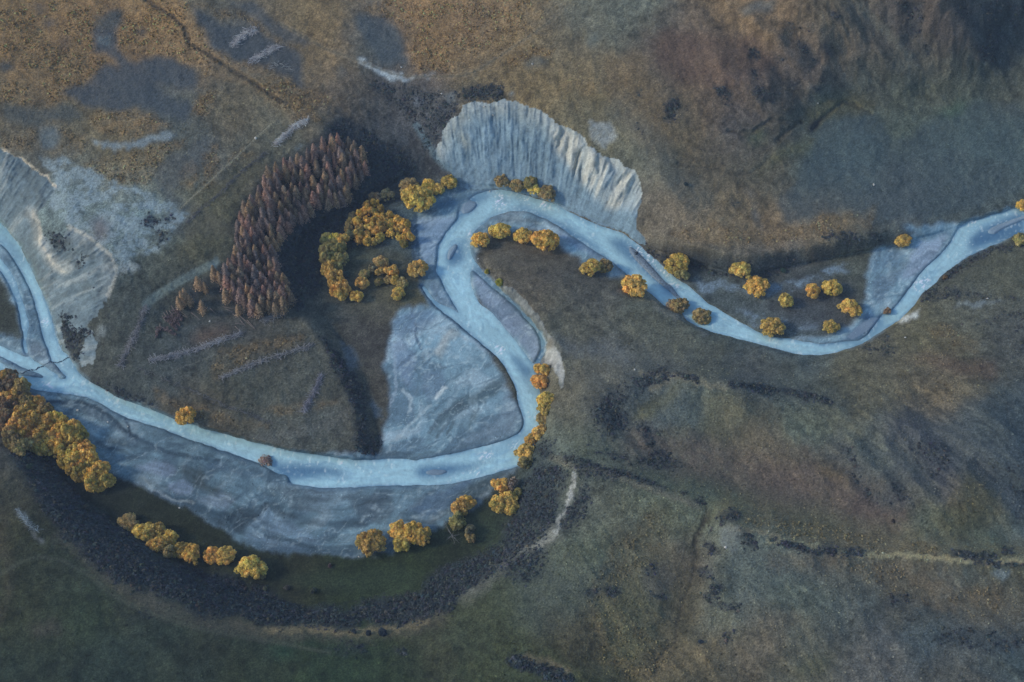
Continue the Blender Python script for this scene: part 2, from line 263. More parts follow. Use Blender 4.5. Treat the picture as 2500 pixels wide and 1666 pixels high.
# ------------------------------------------------------------------ colour of the ground
KL = np.array([.56, .70, 1.0])          # light that falls on level ground (measured), turns seen colour into base colour
def lin(c):
    c = np.array(c, float)/255; return np.where(c <= .04045, c/12.92, ((c+.055)/1.055)**2.4)
def alb(c): return np.clip(lin(c)/KL, .004, .85)
CP = """D 60,60,100,86,66|200,40,104,88,68|330,60,108,92,70|120,180,98,86,68|300,120,98,84,68|60,260,84,80,70|420,120,108,92,70|500,60,76,78,76|620,60,84,80,72|560,110,66,74,86
|700,40,96,88,72|760,100,96,86,70|860,100,66,76,84|950,40,112,94,74|1000,100,116,97,74|1100,60,104,90,74|1180,120,100,90,72|1280,110,86,84,76|1380,60,78,84,84|1450,40,76,84,84|1250,170,96,88,70|1100,190,94,88,74
|700,200,90,84,74|800,240,82,78,74|900,220,64,66,72|950,260,62,66,74|850,300,50,58,68|1330,180,92,86,72|1350,250,86,84,72|1420,200,88,82,70|1500,130,80,76,72|1560,100,74,70,68|1620,140,72,68,66|1700,60,88,80,70|1780,40,92,82,70
|1500,280,80,78,70|1560,330,86,80,68|1600,230,84,76,66|1680,200,72,66,66|1760,160,70,66,66|1850,120,74,70,70|1900,50,78,76,72|1990,100,70,68,68|2080,60,68,66,68|2180,60,66,64,68|2280,40,48,58,68|2300,120,46,56,66|2150,150,66,66,68|2330,200,62,68,66
|2000,190,64,70,70|2100,200,66,74,72|2200,190,66,74,72|1700,300,66,66,70|1800,260,66,66,66|1650,400,76,74,68|1750,380,76,76,70|1880,300,60,72,74|1950,350,62,80,90|1900,440,60,78,88|2100,280,62,74,76|2200,300,64,82,86|2150,420,64,76,84|2300,330,62,80,86|2280,430,66,78,84|2050,480,70,78,84|1560,500,86,82,76
|1650,490,92,86,74|1750,530,98,88,74|1900,510,100,90,76|1500,470,76,76,74|1480,360,74,82,82|1560,560,72,74,74|1400,290,84,86,76
|100,330,74,78,78|200,300,80,78,68|300,270,82,78,68|420,240,66,76,82|500,260,84,80,70|350,200,62,72,80|560,200,82,80,72|600,250,86,82,72|640,300,78,82,78|450,340,70,78,82|500,400,76,78,76|400,420,80,80,72|330,400,82,80,68|250,400,84,80,66|480,500,74,78,68|420,560,70,74,70|500,560,66,72,68
|200,450,96,116,128|300,500,100,120,132|350,480,96,116,126|250,560,88,104,114|200,500,84,100,110|330,600,62,70,70|300,700,52,60,64|350,660,54,62,66|280,780,56,62,64|400,640,60,66,66|350,780,54,62,66|450,700,54,60,64|550,750,58,62,66|420,800,56,64,70|550,850,62,68,68|650,800,66,68,66|700,850,66,72,72|780,850,66,70,68|600,900,60,66,66|700,930,72,78,80
|500,950,64,64,60|650,1000,70,76,80|750,1000,68,76,80|800,940,62,66,66|820,800,58,62,66|780,720,58,64,68|720,640,48,58,64|760,680,56,62,62|850,690,66,68,62|860,780,60,60,64|870,880,58,58,58|850,1000,60,62,60|900,650,72,74,62|700,560,40,52,66|800,600,56,64,58|900,600,54,62,64|950,520,64,88,110|900,450,52,60,64|830,450,44,54,66|900,360,48,56,66|950,330,56,60,68|980,250,66,70,76
|1150,600,66,68,68|1200,650,70,70,68|1250,620,70,70,68|1350,680,66,70,74|1300,750,76,80,76|1450,720,78,82,76|1500,780,76,82,80|1600,820,80,84,76|1400,830,70,76,80|1350,900,76,78,74|1400,960,60,68,74|1500,930,64,74,80|1550,1000,70,78,74|1650,950,70,80,76|1750,880,74,80,82|1850,880,72,80,82|1950,860,80,82,74|2050,820,72,74,70|2100,760,78,80,70|2200,800,74,78,72|2250,700,70,76,76|2320,620,72,78,74|2200,600,60,66,66|2300,780,62,68,72|2150,870,84,80,72|2000,940,78,80,74|1850,960,72,82,78
|1700,1040,80,78,76|1600,1060,76,76,76|1450,1050,62,66,72|1350,1030,66,76,76|1500,1110,66,78,74|1650,1120,66,80,74|1800,1100,80,76,76|1950,1120,78,74,74|2050,1170,74,74,72|2000,1020,70,80,80|2100,1040,68,76,82|2200,1050,66,74,82|2300,1000,58,70,80|2200,1150,78,80,70|2320,1180,60,72,80|2100,1220,68,80,78|1900,1190,72,80,76|2250,1250,60,76,74
|1350,1150,70,78,78|1450,1180,78,84,78|1550,1180,78,84,74|1620,1200,72,84,82|1400,1280,74,84,80|1500,1300,80,82,74|1580,1280,78,74,72|1680,1250,76,86,86|1750,1280,70,82,84|1900,1300,70,78,82|2000,1290,72,80,80|2200,1310,66,78,84|2100,1340,80,80,74|2250,1380,78,78,72|1700,1350,72,82,82|1850,1360,72,82,80|1950,1400,68,76,80|2150,1450,56,68,78|2300,1480,58,70,78|1650,1420,68,76,76|1550,1400,78,76,68|1600,1500,72,72,66|1750,1450,80,78,74|1850,1500,78,80,74|2000,1500,72,76,80|2200,1540,72,76,78
|1300,1350,72,82,80|1200,1400,72,82,80|1100,1450,70,80,76|1300,1450,76,76,72|1150,1520,66,76,68|1000,1480,64,70,68|900,1520,54,68,60|750,1500,48,64,58|800,1560,46,64,56|600,1480,50,62,60|500,1420,54,62,64|300,1350,58,66,70|400,1480,50,62,66|200,1400,52,66,64|150,1300,54,64,66|50,1400,56,64,60|60,1300,58,66,62|100,1500,50,62,64|250,1540,46,60,66|30,1200,62,66,64|50,1130,70,72,74|-100,1300,60,64,60|130,1250,58,66,66|1450,1400,72,80,72|1250,1560,62,72,64
|350,1150,42,50,50|450,1230,44,52,50|600,1290,44,54,54|800,1340,48,62,50|950,1320,50,64,52|1100,1230,48,60,52|250,1120,40,48,52|150,1100,34,44,52|700,1330,52,58,54|1060,1310,46,56,52|1230,1150,44,54,62|1180,1150,46,56,56
|1700,680,62,74,84|1850,680,58,66,76|1750,640,60,68,74|1950,620,62,72,74|1850,720,56,64,74|1950,700,58,64,68|1700,720,66,78,84|1850,770,72,88,100|1980,580,64,70,68|1600,640,58,70,80"""
cps = np.array([[float(q) for q in e.split(',')] for e in CP[2:].replace('\n', '').split('|')])
cps[:, :2] *= 1.0625
GUc, GVc = GU + up(HC)[::K4, ::K4]*0 + (WX*60)[::K4, ::K4], GV + (WY*60)[::K4, ::K4]
acc = np.zeros(GU.shape+(3,)); wt = np.zeros(GU.shape)
for c in cps:
    d2 = (GUc-c[0])**2+(GVc-c[1])**2; k = np.exp(-d2/(2*48**2)) + 1e-3*np.exp(-d2/(2*150**2)) + 1e-9/(1+d2/1e4)
    acc += k[..., None]*lin(c[2:]); wt += k
acc /= wt[..., None]
C = np.stack([up(acc[..., k]) for k in range(3)], -1)      # seen colour, linear
grain = np.full((NV, NU), .62)
# slow tone shifts of the plant cover
t1 = fbm(X/28, Y/28, 101, 4)[..., None]; t2 = fbm(X/11, Y/11, 111, 4)[..., None]
dl = sst(1500, 900, U-.9*(V-1250))*sst(1050, 1250, V)
C = C*(1.25-.50*dl)[..., None]*np.array([1.02, 1.02, .92])
C[..., 2] *= 1-.24*dl
t4 = fbm(X/4.2, Y/4.2, 115, 3)[..., None]
t5 = fbm((X+Y*.35)/34, (Y-X*.35)/7.5, 117, 4, .6)[..., None]
C = C*(1+(t1-.5)*.26+(t2-.5)*.34+(t4-.5)*.85+(t5-.5)*.36+(fbm(X/1.9, Y/1.9, 116, 2)[..., None]-.5)*.6)
t3 = (fbm(X/18, Y/18, 121, 4)-.5)[..., None]
C = C*(1+t3*np.array([.10, .04, -.12])*hill[..., None])
def paint(m, col, a=1., gr=None):
    global C, grain
    k = np.clip(m*a, 0, 1); C = C*(1-k[..., None]) + lin(col)*k[..., None]
    if gr is not None: grain = grain*(1-k)+gr*k
gold = (118, 103, 76); gold2 = (126, 107, 76); hol = (62, 73, 84); holl = (70, 84, 96)
GN = sst(.42, .58, fbm(X/4, Y/4, 131, 3)); ragg = 1
GOLDS = ["0 0,0 500,0 700,60 800,100 870,140 1000,0 1200,0 1260,140 1330,280 1480,370 1650,380 1760,440 1900,560 2030,560 2140,680 1980,700 2060,760 1900,700 1700,640 1500,540 1300,470 1250,400 1120,380 900,320 830,360 700,420 600,470 500,540 360,560 480,640 380,660 150,640 0,640",
 "0 560,760 620,700 800,700 960,730 1100,790 1000,840 850,870 650,850", "0 0,880 250,800 400,780 560,880 570,940 470,1015 300,960 0,960", "0 520,1060 700,990 900,950 1040,930 1180,880 1150,960 1040,1060 960,1200 850,1190 700,1150", "0 1150,1040 1230,1000 1260,1120 1240,1240 1150,1190", "0 1290,1000 1400,900 1400,1050 1350,1200 1250,1280 1290,1150",
 "0 1240,680 1280,600 1370,570 1360,650 1290,750", "0 1480,980 1600,960 1600,1020 1480,1080 1440,1060", "0 1250,40 1450,50 1680,170 1850,270 1940,340 1880,360 1700,260 1560,140 1300,80",
 "1 200,40 500,0 1400,0 1350,100 1240,130 1300,200 1180,280 1060,360 940,420 700,470 560,450 520,330 520,230 420,150 300,80", "1 1090,420 1200,340 1300,330 1450,290 1420,340 1270,400", "1 1400,550 1560,520 1740,520 1700,600 1450,620", "0 1640,640 1900,680 2000,720 2050,780 1850,720",
 "3 1420,860 1700,780 1950,740 1970,800 1700,880 1450,1000 1360,1030 1350,900", "3 950,1090 1200,1170 1500,1260 1750,1340 1600,1360 1200,1250 1000,1180", "3 1600,1230 1900,1180 2180,1160 2150,1200 1800,1260", "5 1730,700 1900,690 2090,820 2060,880 1900,860 1750,780", "2 200,1420 700,1500 1000,1390 1380,1330 1400,1460 1000,1540 500,1560 100,1500",
 "8 430,480 1000,560 1500,640 2000,730 1500,740 1100,700 800,620", "8 1200,830 1500,800 1900,960 2200,980 2200,1100 1700,1100 1300,920", "7 1800,700 2100,470 2180,600 2100,760 1900,900 1850,1100 2100,1300 2250,1250 2200,1450 1900,1568 1750,1400 1650,1050", "8 1850,450 2050,230 2200,400 2150,540"]
amp = [.75, .8, .6, .65, .75, .7, .75, .6, .6, .65, .75, .5, .7, .65, .55, .55, .42, .5, .42, .4, .38, .2]
tuss = np.zeros((NV, NU))
for s, a in zip(GOLDS, amp):
    m = poly(s, 2, 16, 7)*(.45+.55*GN); tuss = np.maximum(tuss, m*a); paint(m, gold if a < .7 else gold2, a*.62, .8)
HOLL = [("0 600,200 700,60 770,100 740,300 820,380 1080,360 1250,480 1230,560 1060,540 960,500 1100,620 1230,640 1230,760 1040,740 980,700 700,700 500,640 380,580 560,520 680,440 790,430 740,370 620,330", hol, .85), ("0 620,80 760,70 760,180 700,200 610,180", (76, 80, 78), .6), ("0 1230,60 1500,170 1640,180 1900,340 1960,560 1880,540 1700,420 1600,390 1440,350 1320,280", hol, .8),
 ("0 1440,0 1620,0 1750,130 1950,230 1980,300 1830,260 1640,140", hol, .7), ("0 0,380 90,400 100,450 0,460", (54, 66, 74), .8), ("1 190,80 380,100 420,200 500,300 500,400 350,400 170,180", (62, 76, 88), .75), ("0 270,130 350,130 360,170 290,180", hol, .6), ("0 870,180 930,160 930,240 890,240", hol, .6), ("0 380,250 450,260 440,330 400,330", (84, 74, 66), .7), ("0 230,30 300,30 300,80 240,80", (78, 78, 76), .6),
 ("0 0,640 100,660 230,700 480,680 540,780 400,780 260,800 100,790 0,760", (68, 78, 82), .7), ("0 270,800 370,810 400,880 360,930 260,930", (92, 110, 122), .7), ("0 1640,1500 1100,1520 1000,1100 1180,960 1240,900 1400,880 1300,1040 1100,1240", (74, 82, 90), .5), ("1 1260,400 1340,380 1420,350 1400,420 1280,470", (72, 82, 86), .7), ("1 1640,210 1740,210 1740,300 1660,290", (66, 80, 86), .6), ("2 520,60 600,20 800,0 740,70 600,100", (68, 84, 94), .6),
 ("2 1010,900 1100,770 1250,740 1400,740 1500,860 1640,860 1700,780 1900,690 2100,640 2352,640 2352,1200 2000,1330 1400,1440 1380,1330 1150,1360 830,1400 780,1300 900,1120 1000,1000", (64, 80, 90), .55), ("2 600,1200 640,1330 700,1440 720,1480 680,1440 610,1340", (84, 100, 114), .6), ("0 2130,440 2180,430 2210,500 2150,500", (64, 76, 84), .6)]
for s, c, a in HOLL:
    m = poly(s, 3, 15, 6); paint(m, c, a, .3); tuss *= 1-m*a
SILT = [("0 250,990 400,1010 520,1070 640,1120 720,1160 850,1210 960,1240 1130,1330 1220,1370 1100,1500 1000,1600 3 830,240 850,320 780,330 690,210 560,120 440,60 320,-60 280,-200 350,-250 300,-330", (124, 146, 162), .9), ("0 600,900 720,920 900,890 1060,850 1130,860 1080,900 900,940 700,960 620,940", (118, 138, 154), .8), ("0 640,240 720,230 700,300 640,290", (98, 116, 128), .5),
 ("1 150,370 250,400 350,430 480,480 700,485 460,505 400,520 300,450", (150, 172, 192), .9), ("1 530,640 600,620 600,680 560,700", (112, 126, 146), .6), ("1 740,620 820,600 800,660 750,700", (108, 122, 132), .6), ("1 1680,760 1800,770 1860,880 1780,930 1680,900 1640,810", (136, 150, 160), .75), ("1 1150,610 1220,600 1200,625", (130, 145, 160), .6),
 ("3 1340,300 1380,265 1390,310 1350,330", (128, 158, 180), .8), ("3 620,700 670,710 640,780 620,780", (120, 134, 142), .7), ("0 1870,930 1960,920 1900,945", (120, 145, 165), .7),
 ("5 230,390 500,430 700,420 1000,400 1200,300 1240,290 1200,350 1290,360 1200,380 1000,440 800,470 700,530 560,480 300,470", (112, 138, 164), .85), ("5 500,570 700,640 850,640 1050,690 1000,740 900,720 850,740 700,720 640,700", (112, 136, 160), .75), ("5 860,770 1050,790 1180,760 1160,790 1000,812 880,790", (130, 160, 188), .8),
 ("5 1540,680 1600,640 1640,590 1700,590 1640,650 1560,690", (176, 190, 198), .95), ("5 1900,560 2100,530 2250,540 2100,560", (120, 140, 156), .7), ("8 2130,870 2220,850 2280,880 2200,920", (112, 134, 150), .6), ("8 460,560 540,570 540,680 480,740 420,700 420,620", (100, 114, 126), .6), ("4 80,800 180,840 200,960 150,1000 100,900", (84, 102, 122), .6), ("4 250,1170 340,1230 350,1290 290,1260", (90, 110, 130), .7),
 ("6 100,460 150,480 230,580 200,590 140,540", (100, 118, 134), .6), ("6 230,630 290,660 280,680", (130, 140, 150), .6)]
SN = sst(.38, .56, fbm(X/8, Y/6, 141, 5, .65)); SN2 = sst(.35, .6, fbm(X/1.8, Y/1.8, 145, 3))
for i, (s, c, a) in enumerate(SILT):
    m = poly(s, 1, 14, 9)
    m = m*(.15+.85*SN)*(.62+.38*SN2) if i in (0, 11, 12) else m*(.75+.25*SN2); paint(m, c, a, .2); tuss *= 1-m*a
# russet and green patches
for s, c, a in [("3 1180,800 1300,700 1420,700 1500,740 1300,800", (88, 68, 56), .45), ("0 560,1390 680,1400 700,1500 640,1560 560,1450", (92, 88, 92), .7), ("1 1980,170 2352,200 2352,560 2100,500 2050,330", (76, 66, 62), .45), ("2 0,200 600,220 800,400 500,560 300,560 100,450 0,400", (82, 70, 64), .5), ("2 1000,830 1080,760 1200,740 1390,720 1400,640 1250,590 1150,620 960,700 1000,760", (80, 80, 56), .55),
  ("8 0,170 300,180 900,270 1500,480 1500,540 1000,460 500,340 100,260", (84, 74, 72), .35), ("8 960,150 1180,200 1320,300 1250,340 1080,240", (92, 84, 62), .5), ("8 1800,350 2050,250 2200,420 2100,500 1850,450", (84, 80, 66), .3), ("5 1550,880 1900,880 2200,940 2150,1050 1800,960", (88, 74, 68), .5), ("8 900,1430 1100,1400 1100,1520 900,1530", (70, 74, 50), .5), ("6 1700,1310 1850,1310 1900,1400 1750,1420", (40, 66, 52), .6),
  ("6 -50,1250 -50,1050 30,1100 40,900 -50,700 30,400 60,800 90,1000", (74, 70, 58), .5), ("6 200,1200 350,1150 380,1250 250,1260", (72, 70, 68), .5), ("3 -300,380 0,380 90,560 130,700 120,760 0,740 -300,700", (48, 52, 44), .85), ("7 480,850 600,900 500,1000 0,1000 -300,900 0,850", (50, 66, 52), .5), ("7 900,480 1100,480 1100,680 960,700", (50, 64, 52), .6),
  ("2 560,840 700,800 740,880 620,930", (66, 84, 66), .5), ("2 760,960 980,880 1000,950 760,1040 660,1120 700,1060", (86, 92, 66), .5), ("2 1780,700 1950,650 2000,690 1850,750", (60, 92, 76), .5), ("5 1640,330 1900,250 2352,200 2352,480 2000,450 1800,440", (76, 82, 74), .5), ("0 1290,1230 1600,1000 1700,1080 1500,1300 1480,1500 3 1450,100 1300,250 1100,300 0 1150,1500", (84, 84, 66), .5),
  ("1 1830,310 2000,330 2150,560 2280,900 2100,1000 1900,800 1780,650 1760,400", (98, 88, 70), .5), ("5 250,640 700,560 1280,420 1250,650 1000,760 700,600", (56, 58, 68), .35)]:
    paint(poly(s, 5, 15, 6), c, a)
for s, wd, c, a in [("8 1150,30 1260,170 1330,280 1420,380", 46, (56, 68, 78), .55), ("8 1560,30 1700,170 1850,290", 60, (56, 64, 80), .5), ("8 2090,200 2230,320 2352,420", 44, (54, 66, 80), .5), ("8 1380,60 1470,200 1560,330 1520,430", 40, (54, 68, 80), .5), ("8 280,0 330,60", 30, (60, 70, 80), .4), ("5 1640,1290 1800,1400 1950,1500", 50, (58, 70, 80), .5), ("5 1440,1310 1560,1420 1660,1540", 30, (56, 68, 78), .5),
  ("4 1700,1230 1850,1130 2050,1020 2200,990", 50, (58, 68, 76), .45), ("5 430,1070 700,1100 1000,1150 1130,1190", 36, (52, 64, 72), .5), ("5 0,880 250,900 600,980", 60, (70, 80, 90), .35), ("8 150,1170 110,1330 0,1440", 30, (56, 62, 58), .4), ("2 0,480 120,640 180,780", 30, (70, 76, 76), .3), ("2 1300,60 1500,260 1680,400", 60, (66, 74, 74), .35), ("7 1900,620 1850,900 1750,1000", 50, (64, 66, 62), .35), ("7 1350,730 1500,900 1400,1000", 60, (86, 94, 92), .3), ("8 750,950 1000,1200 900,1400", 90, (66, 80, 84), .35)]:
    paint(stroke(s, wd*1.6, .9, 14, 6)*(.55+.45*SN), c, a)  # mostly dark strokes: relief shade of gullies and lees put into the ground colour
for s, c, a, so in [("q 740,200 880,195 905,250 890,330 855,395 720,405 640,420 600,370 680,290", (82, 96, 102), .55, 3), ("q 540,350 640,270 770,185 790,200 700,300 600,390", (94, 96, 70), .55, 4), ("q 870,370 900,250 1000,235 1150,280 1250,420 1350,560 1250,600 1050,520 900,460", (92, 90, 74), .45, 6), ("q 1950,290 2200,280 2400,360 2400,760 2200,620 2050,480", (60, 72, 82), .5, 8), ("q 2100,580 2250,720 2280,880 1950,860 2040,650", (92, 92, 70), .5, 8),
   ("q 950,860 1100,880 1250,950 1450,1010 1400,1080 1150,1110 1060,1350 1000,1050", (78, 90, 94), .5, 6), ("q 700,700 560,850 500,1050 300,1230 600,1480 860,1400 840,1100 720,1000", (84, 84, 68), .4, 8), ("q 120,1000 500,1010 450,1150 200,1380 0,1300 0,1080", (72, 84, 84), .4, 8), ("q 2000,1330 2120,1310 2400,1380 2400,1440 2100,1430", (56, 68, 78), .5, 6), ("q 1700,1180 1850,1170 1850,1230 1720,1240", (60, 72, 82), .45, 6), ("q 600,1050 720,1010 760,1100 660,1190 600,1130", (84, 88, 92), .4, 5)]:
    paint(poly(s, so, 12, 6)*(.7+.3*SN), c, a)
for s, wd, c, a in [("q 370,510 600,570 900,640 1150,700 1450,790", 62, (74, 86, 76), .5), ("q 620,480 900,560 1150,630 1500,730 1750,800", 60, (86, 78, 78), .5), ("q 700,150 780,165 860,190 980,215", 8, (124, 122, 104), .7), ("q 725,170 690,195 640,218", 6, (116, 114, 98), .7), ("q 906,240 892,320 860,392", 5, (104, 112, 104), .5), ("q 240,570 400,600 560,650 760,730 860,765", 8, (110, 114, 104), .7),
   ("q 1000,770 1300,835 1600,915 1900,965 2400,1000", 50, (104, 98, 74), .5), ("q 1490,982 1800,980 2050,1002 2180,1022 2400,1008", 6, (158, 150, 118), .9), ("q 1050,862 1150,880 1230,905", 6, (130, 126, 106), .6), ("q 1500,1010 1900,1050 2100,1200 2400,1300", 70, (92, 86, 74), .4), ("q 1200,1010 1500,1000", 30, (92, 86, 74), .4), ("q 900,800 850,875 832,1000 840,1150 790,1250 770,1380 660,1440 520,1520", 20, (58, 60, 52), .6), ("q 900,800 850,875 835,930", 7, (46, 48, 44), .7),
   ("q 940,1410 850,1430 760,1470 640,1540", 40, (112, 106, 86), .45), ("q 70,1455 160,1480 260,1520", 12, (118, 112, 94), .6), ("q 1690,350 1850,560 1960,700", 22, (98, 106, 102), .4), ("q 1950,430 2080,520 2200,600", 16, (96, 104, 104), .4), ("q 2230,660 2330,760", 12, (100, 110, 116), .45), ("q 1480,450 1560,530 1640,640 1720,740", 24, (56, 66, 72), .5), ("q 1790,380 1900,470 1960,560 1990,650", 56, (56, 62, 76), .5), ("q 2150,570 2260,670 2330,780", 22, (52, 64, 76), .5), ("q 1350,460 1390,500", 14, (64, 76, 80), .5)]:
    paint(stroke(s, wd*1.5, .85, 6, 6)*(.6+.4*SN2), c, a)  # plant bands and pale crests; gully darks and ridge lights are painted relief shading
# bare pale scarps
s = fbm(X/3, Y/3, 147, 3)
for st, wd, c, a in [("6 400,640 560,740 700,900 860,1010 1060,1100 1240,1160 1500,1200 1700,1250 2000,1240 2352,1275 7 300,1240 500,1215 700,1150", 40, (92, 90, 84), .5), ("6 1700,1240 1950,1230 2352,1270 7 100,1255 350,1235 560,1205 640,1180", 14, (132, 124, 98), .5), ("7 880,1000 1000,900 1130,800 1300,690 1420,610", 46, (108, 114, 112), .6), ("7 1230,730 1340,690 1400,650 1440,610", 14, (132, 140, 140), .7), ("7 1450,600 1470,520 1540,440 1560,330 1575,230", 10, (148, 158, 164), .9), ("7 1060,830 1130,790 1140,800", 14, (130, 136, 130), .7),
   ("7 1440,130 1600,190 1750,230 1900,270 2352,430", 16, (96, 98, 90), .6), ("8 700,680 800,660 1000,700 1300,750 1600,750 1900,790 2352,790", 12, (136, 138, 116), .7), ("4 1460,800 1600,850 1750,840 1900,900", 40, (86, 96, 104), .6), ("5 0,590 200,680 330,750", 10, (120, 126, 128), .5), ("4 2030,500 2352,700", 10, (118, 124, 126), .5), ("6 230,640 100,470", 10, (120, 130, 140), .3), ("0 0,955 130,1005 290,1125 345,1200", 6, (190, 186, 172), .8),
   ("4 2000,990 2160,1010 2352,1030", 10, (112, 112, 98), .6), ("5 0,1080 130,1010 300,1050 450,1080", 18, (104, 108, 100), .6), ("1 1850,700 1960,800 2100,960 2200,1100 2352,1250", 60, (92, 100, 98), .45), ("2 1290,30 1450,180 1600,330 1650,420", 18, (96, 102, 98), .5), ("2 1130,380 1200,500", 12, (100, 100, 96), .5), ("2 1850,30 1960,200 2060,350", 26, (88, 84, 80), .5), ("3 740,330 800,330 850,310", 22, (140, 156, 166), .8)]:
    m = stroke(st, wd, .8, 8, 8)*(.5+.7*s); paint(m, c, a, .5)
# dark lines, ditches
for i, st in enumerate(DARKLINES): paint(stroke(st, 8 if i < 1 else 5, .7, 3, 4), (54, 54, 50), .7 if i < 1 else .45)
m = poly("2 960,820 1010,760 1060,770 1040,820 990,850", 1, 3, 3); paint(m, (44, 46, 54), .7)
# tracks
TR = [("1 -300,150 0,320 150,370 300,430 420,475 560,490 700,490 860,485 960,450 1080,370 1200,290 1300,220 1420,140 1500,50 1545,0 1600,-150", 7), ("3 930,560 1000,500 1150,410 1300,330 1375,290", 12), ("6 -300,1000 0,880 150,790 250,765 400,790 560,880 700,1000 900,1110 1200,1210 1600,1290 1900,1340 2100,1380", 6),
      ("3 1450,1480 1800,1400 2150,1300 2250,1220", 12), ("0 1150,1330 1400,1100 1750,780", 3), ("3 1120,1050 1110,980 1400,870", 1)]
trk = np.zeros((NV, NU))
for k, (st, wd) in enumerate(TR):
    m = stroke(st, wd*1.6, .5)
    if k in (0, 2):
        ctr = stroke(st, wd*.35, .5); paint(m, (104, 100, 90) if k == 0 else (74, 84, 78), .3, .2); paint(ctr, (70, 74, 66), .5)
        if k == 0: trk = np.maximum(trk, stroke(st, wd*1.5, .1))
    elif k == 1: paint(m, (100, 118, 122), .7, .2); trk = np.maximum(trk, stroke(st, wd*1.2, .1))
    elif k == 4: paint(m, (116, 120, 108), .5)
    else: paint(m, (92, 98, 98), .35)
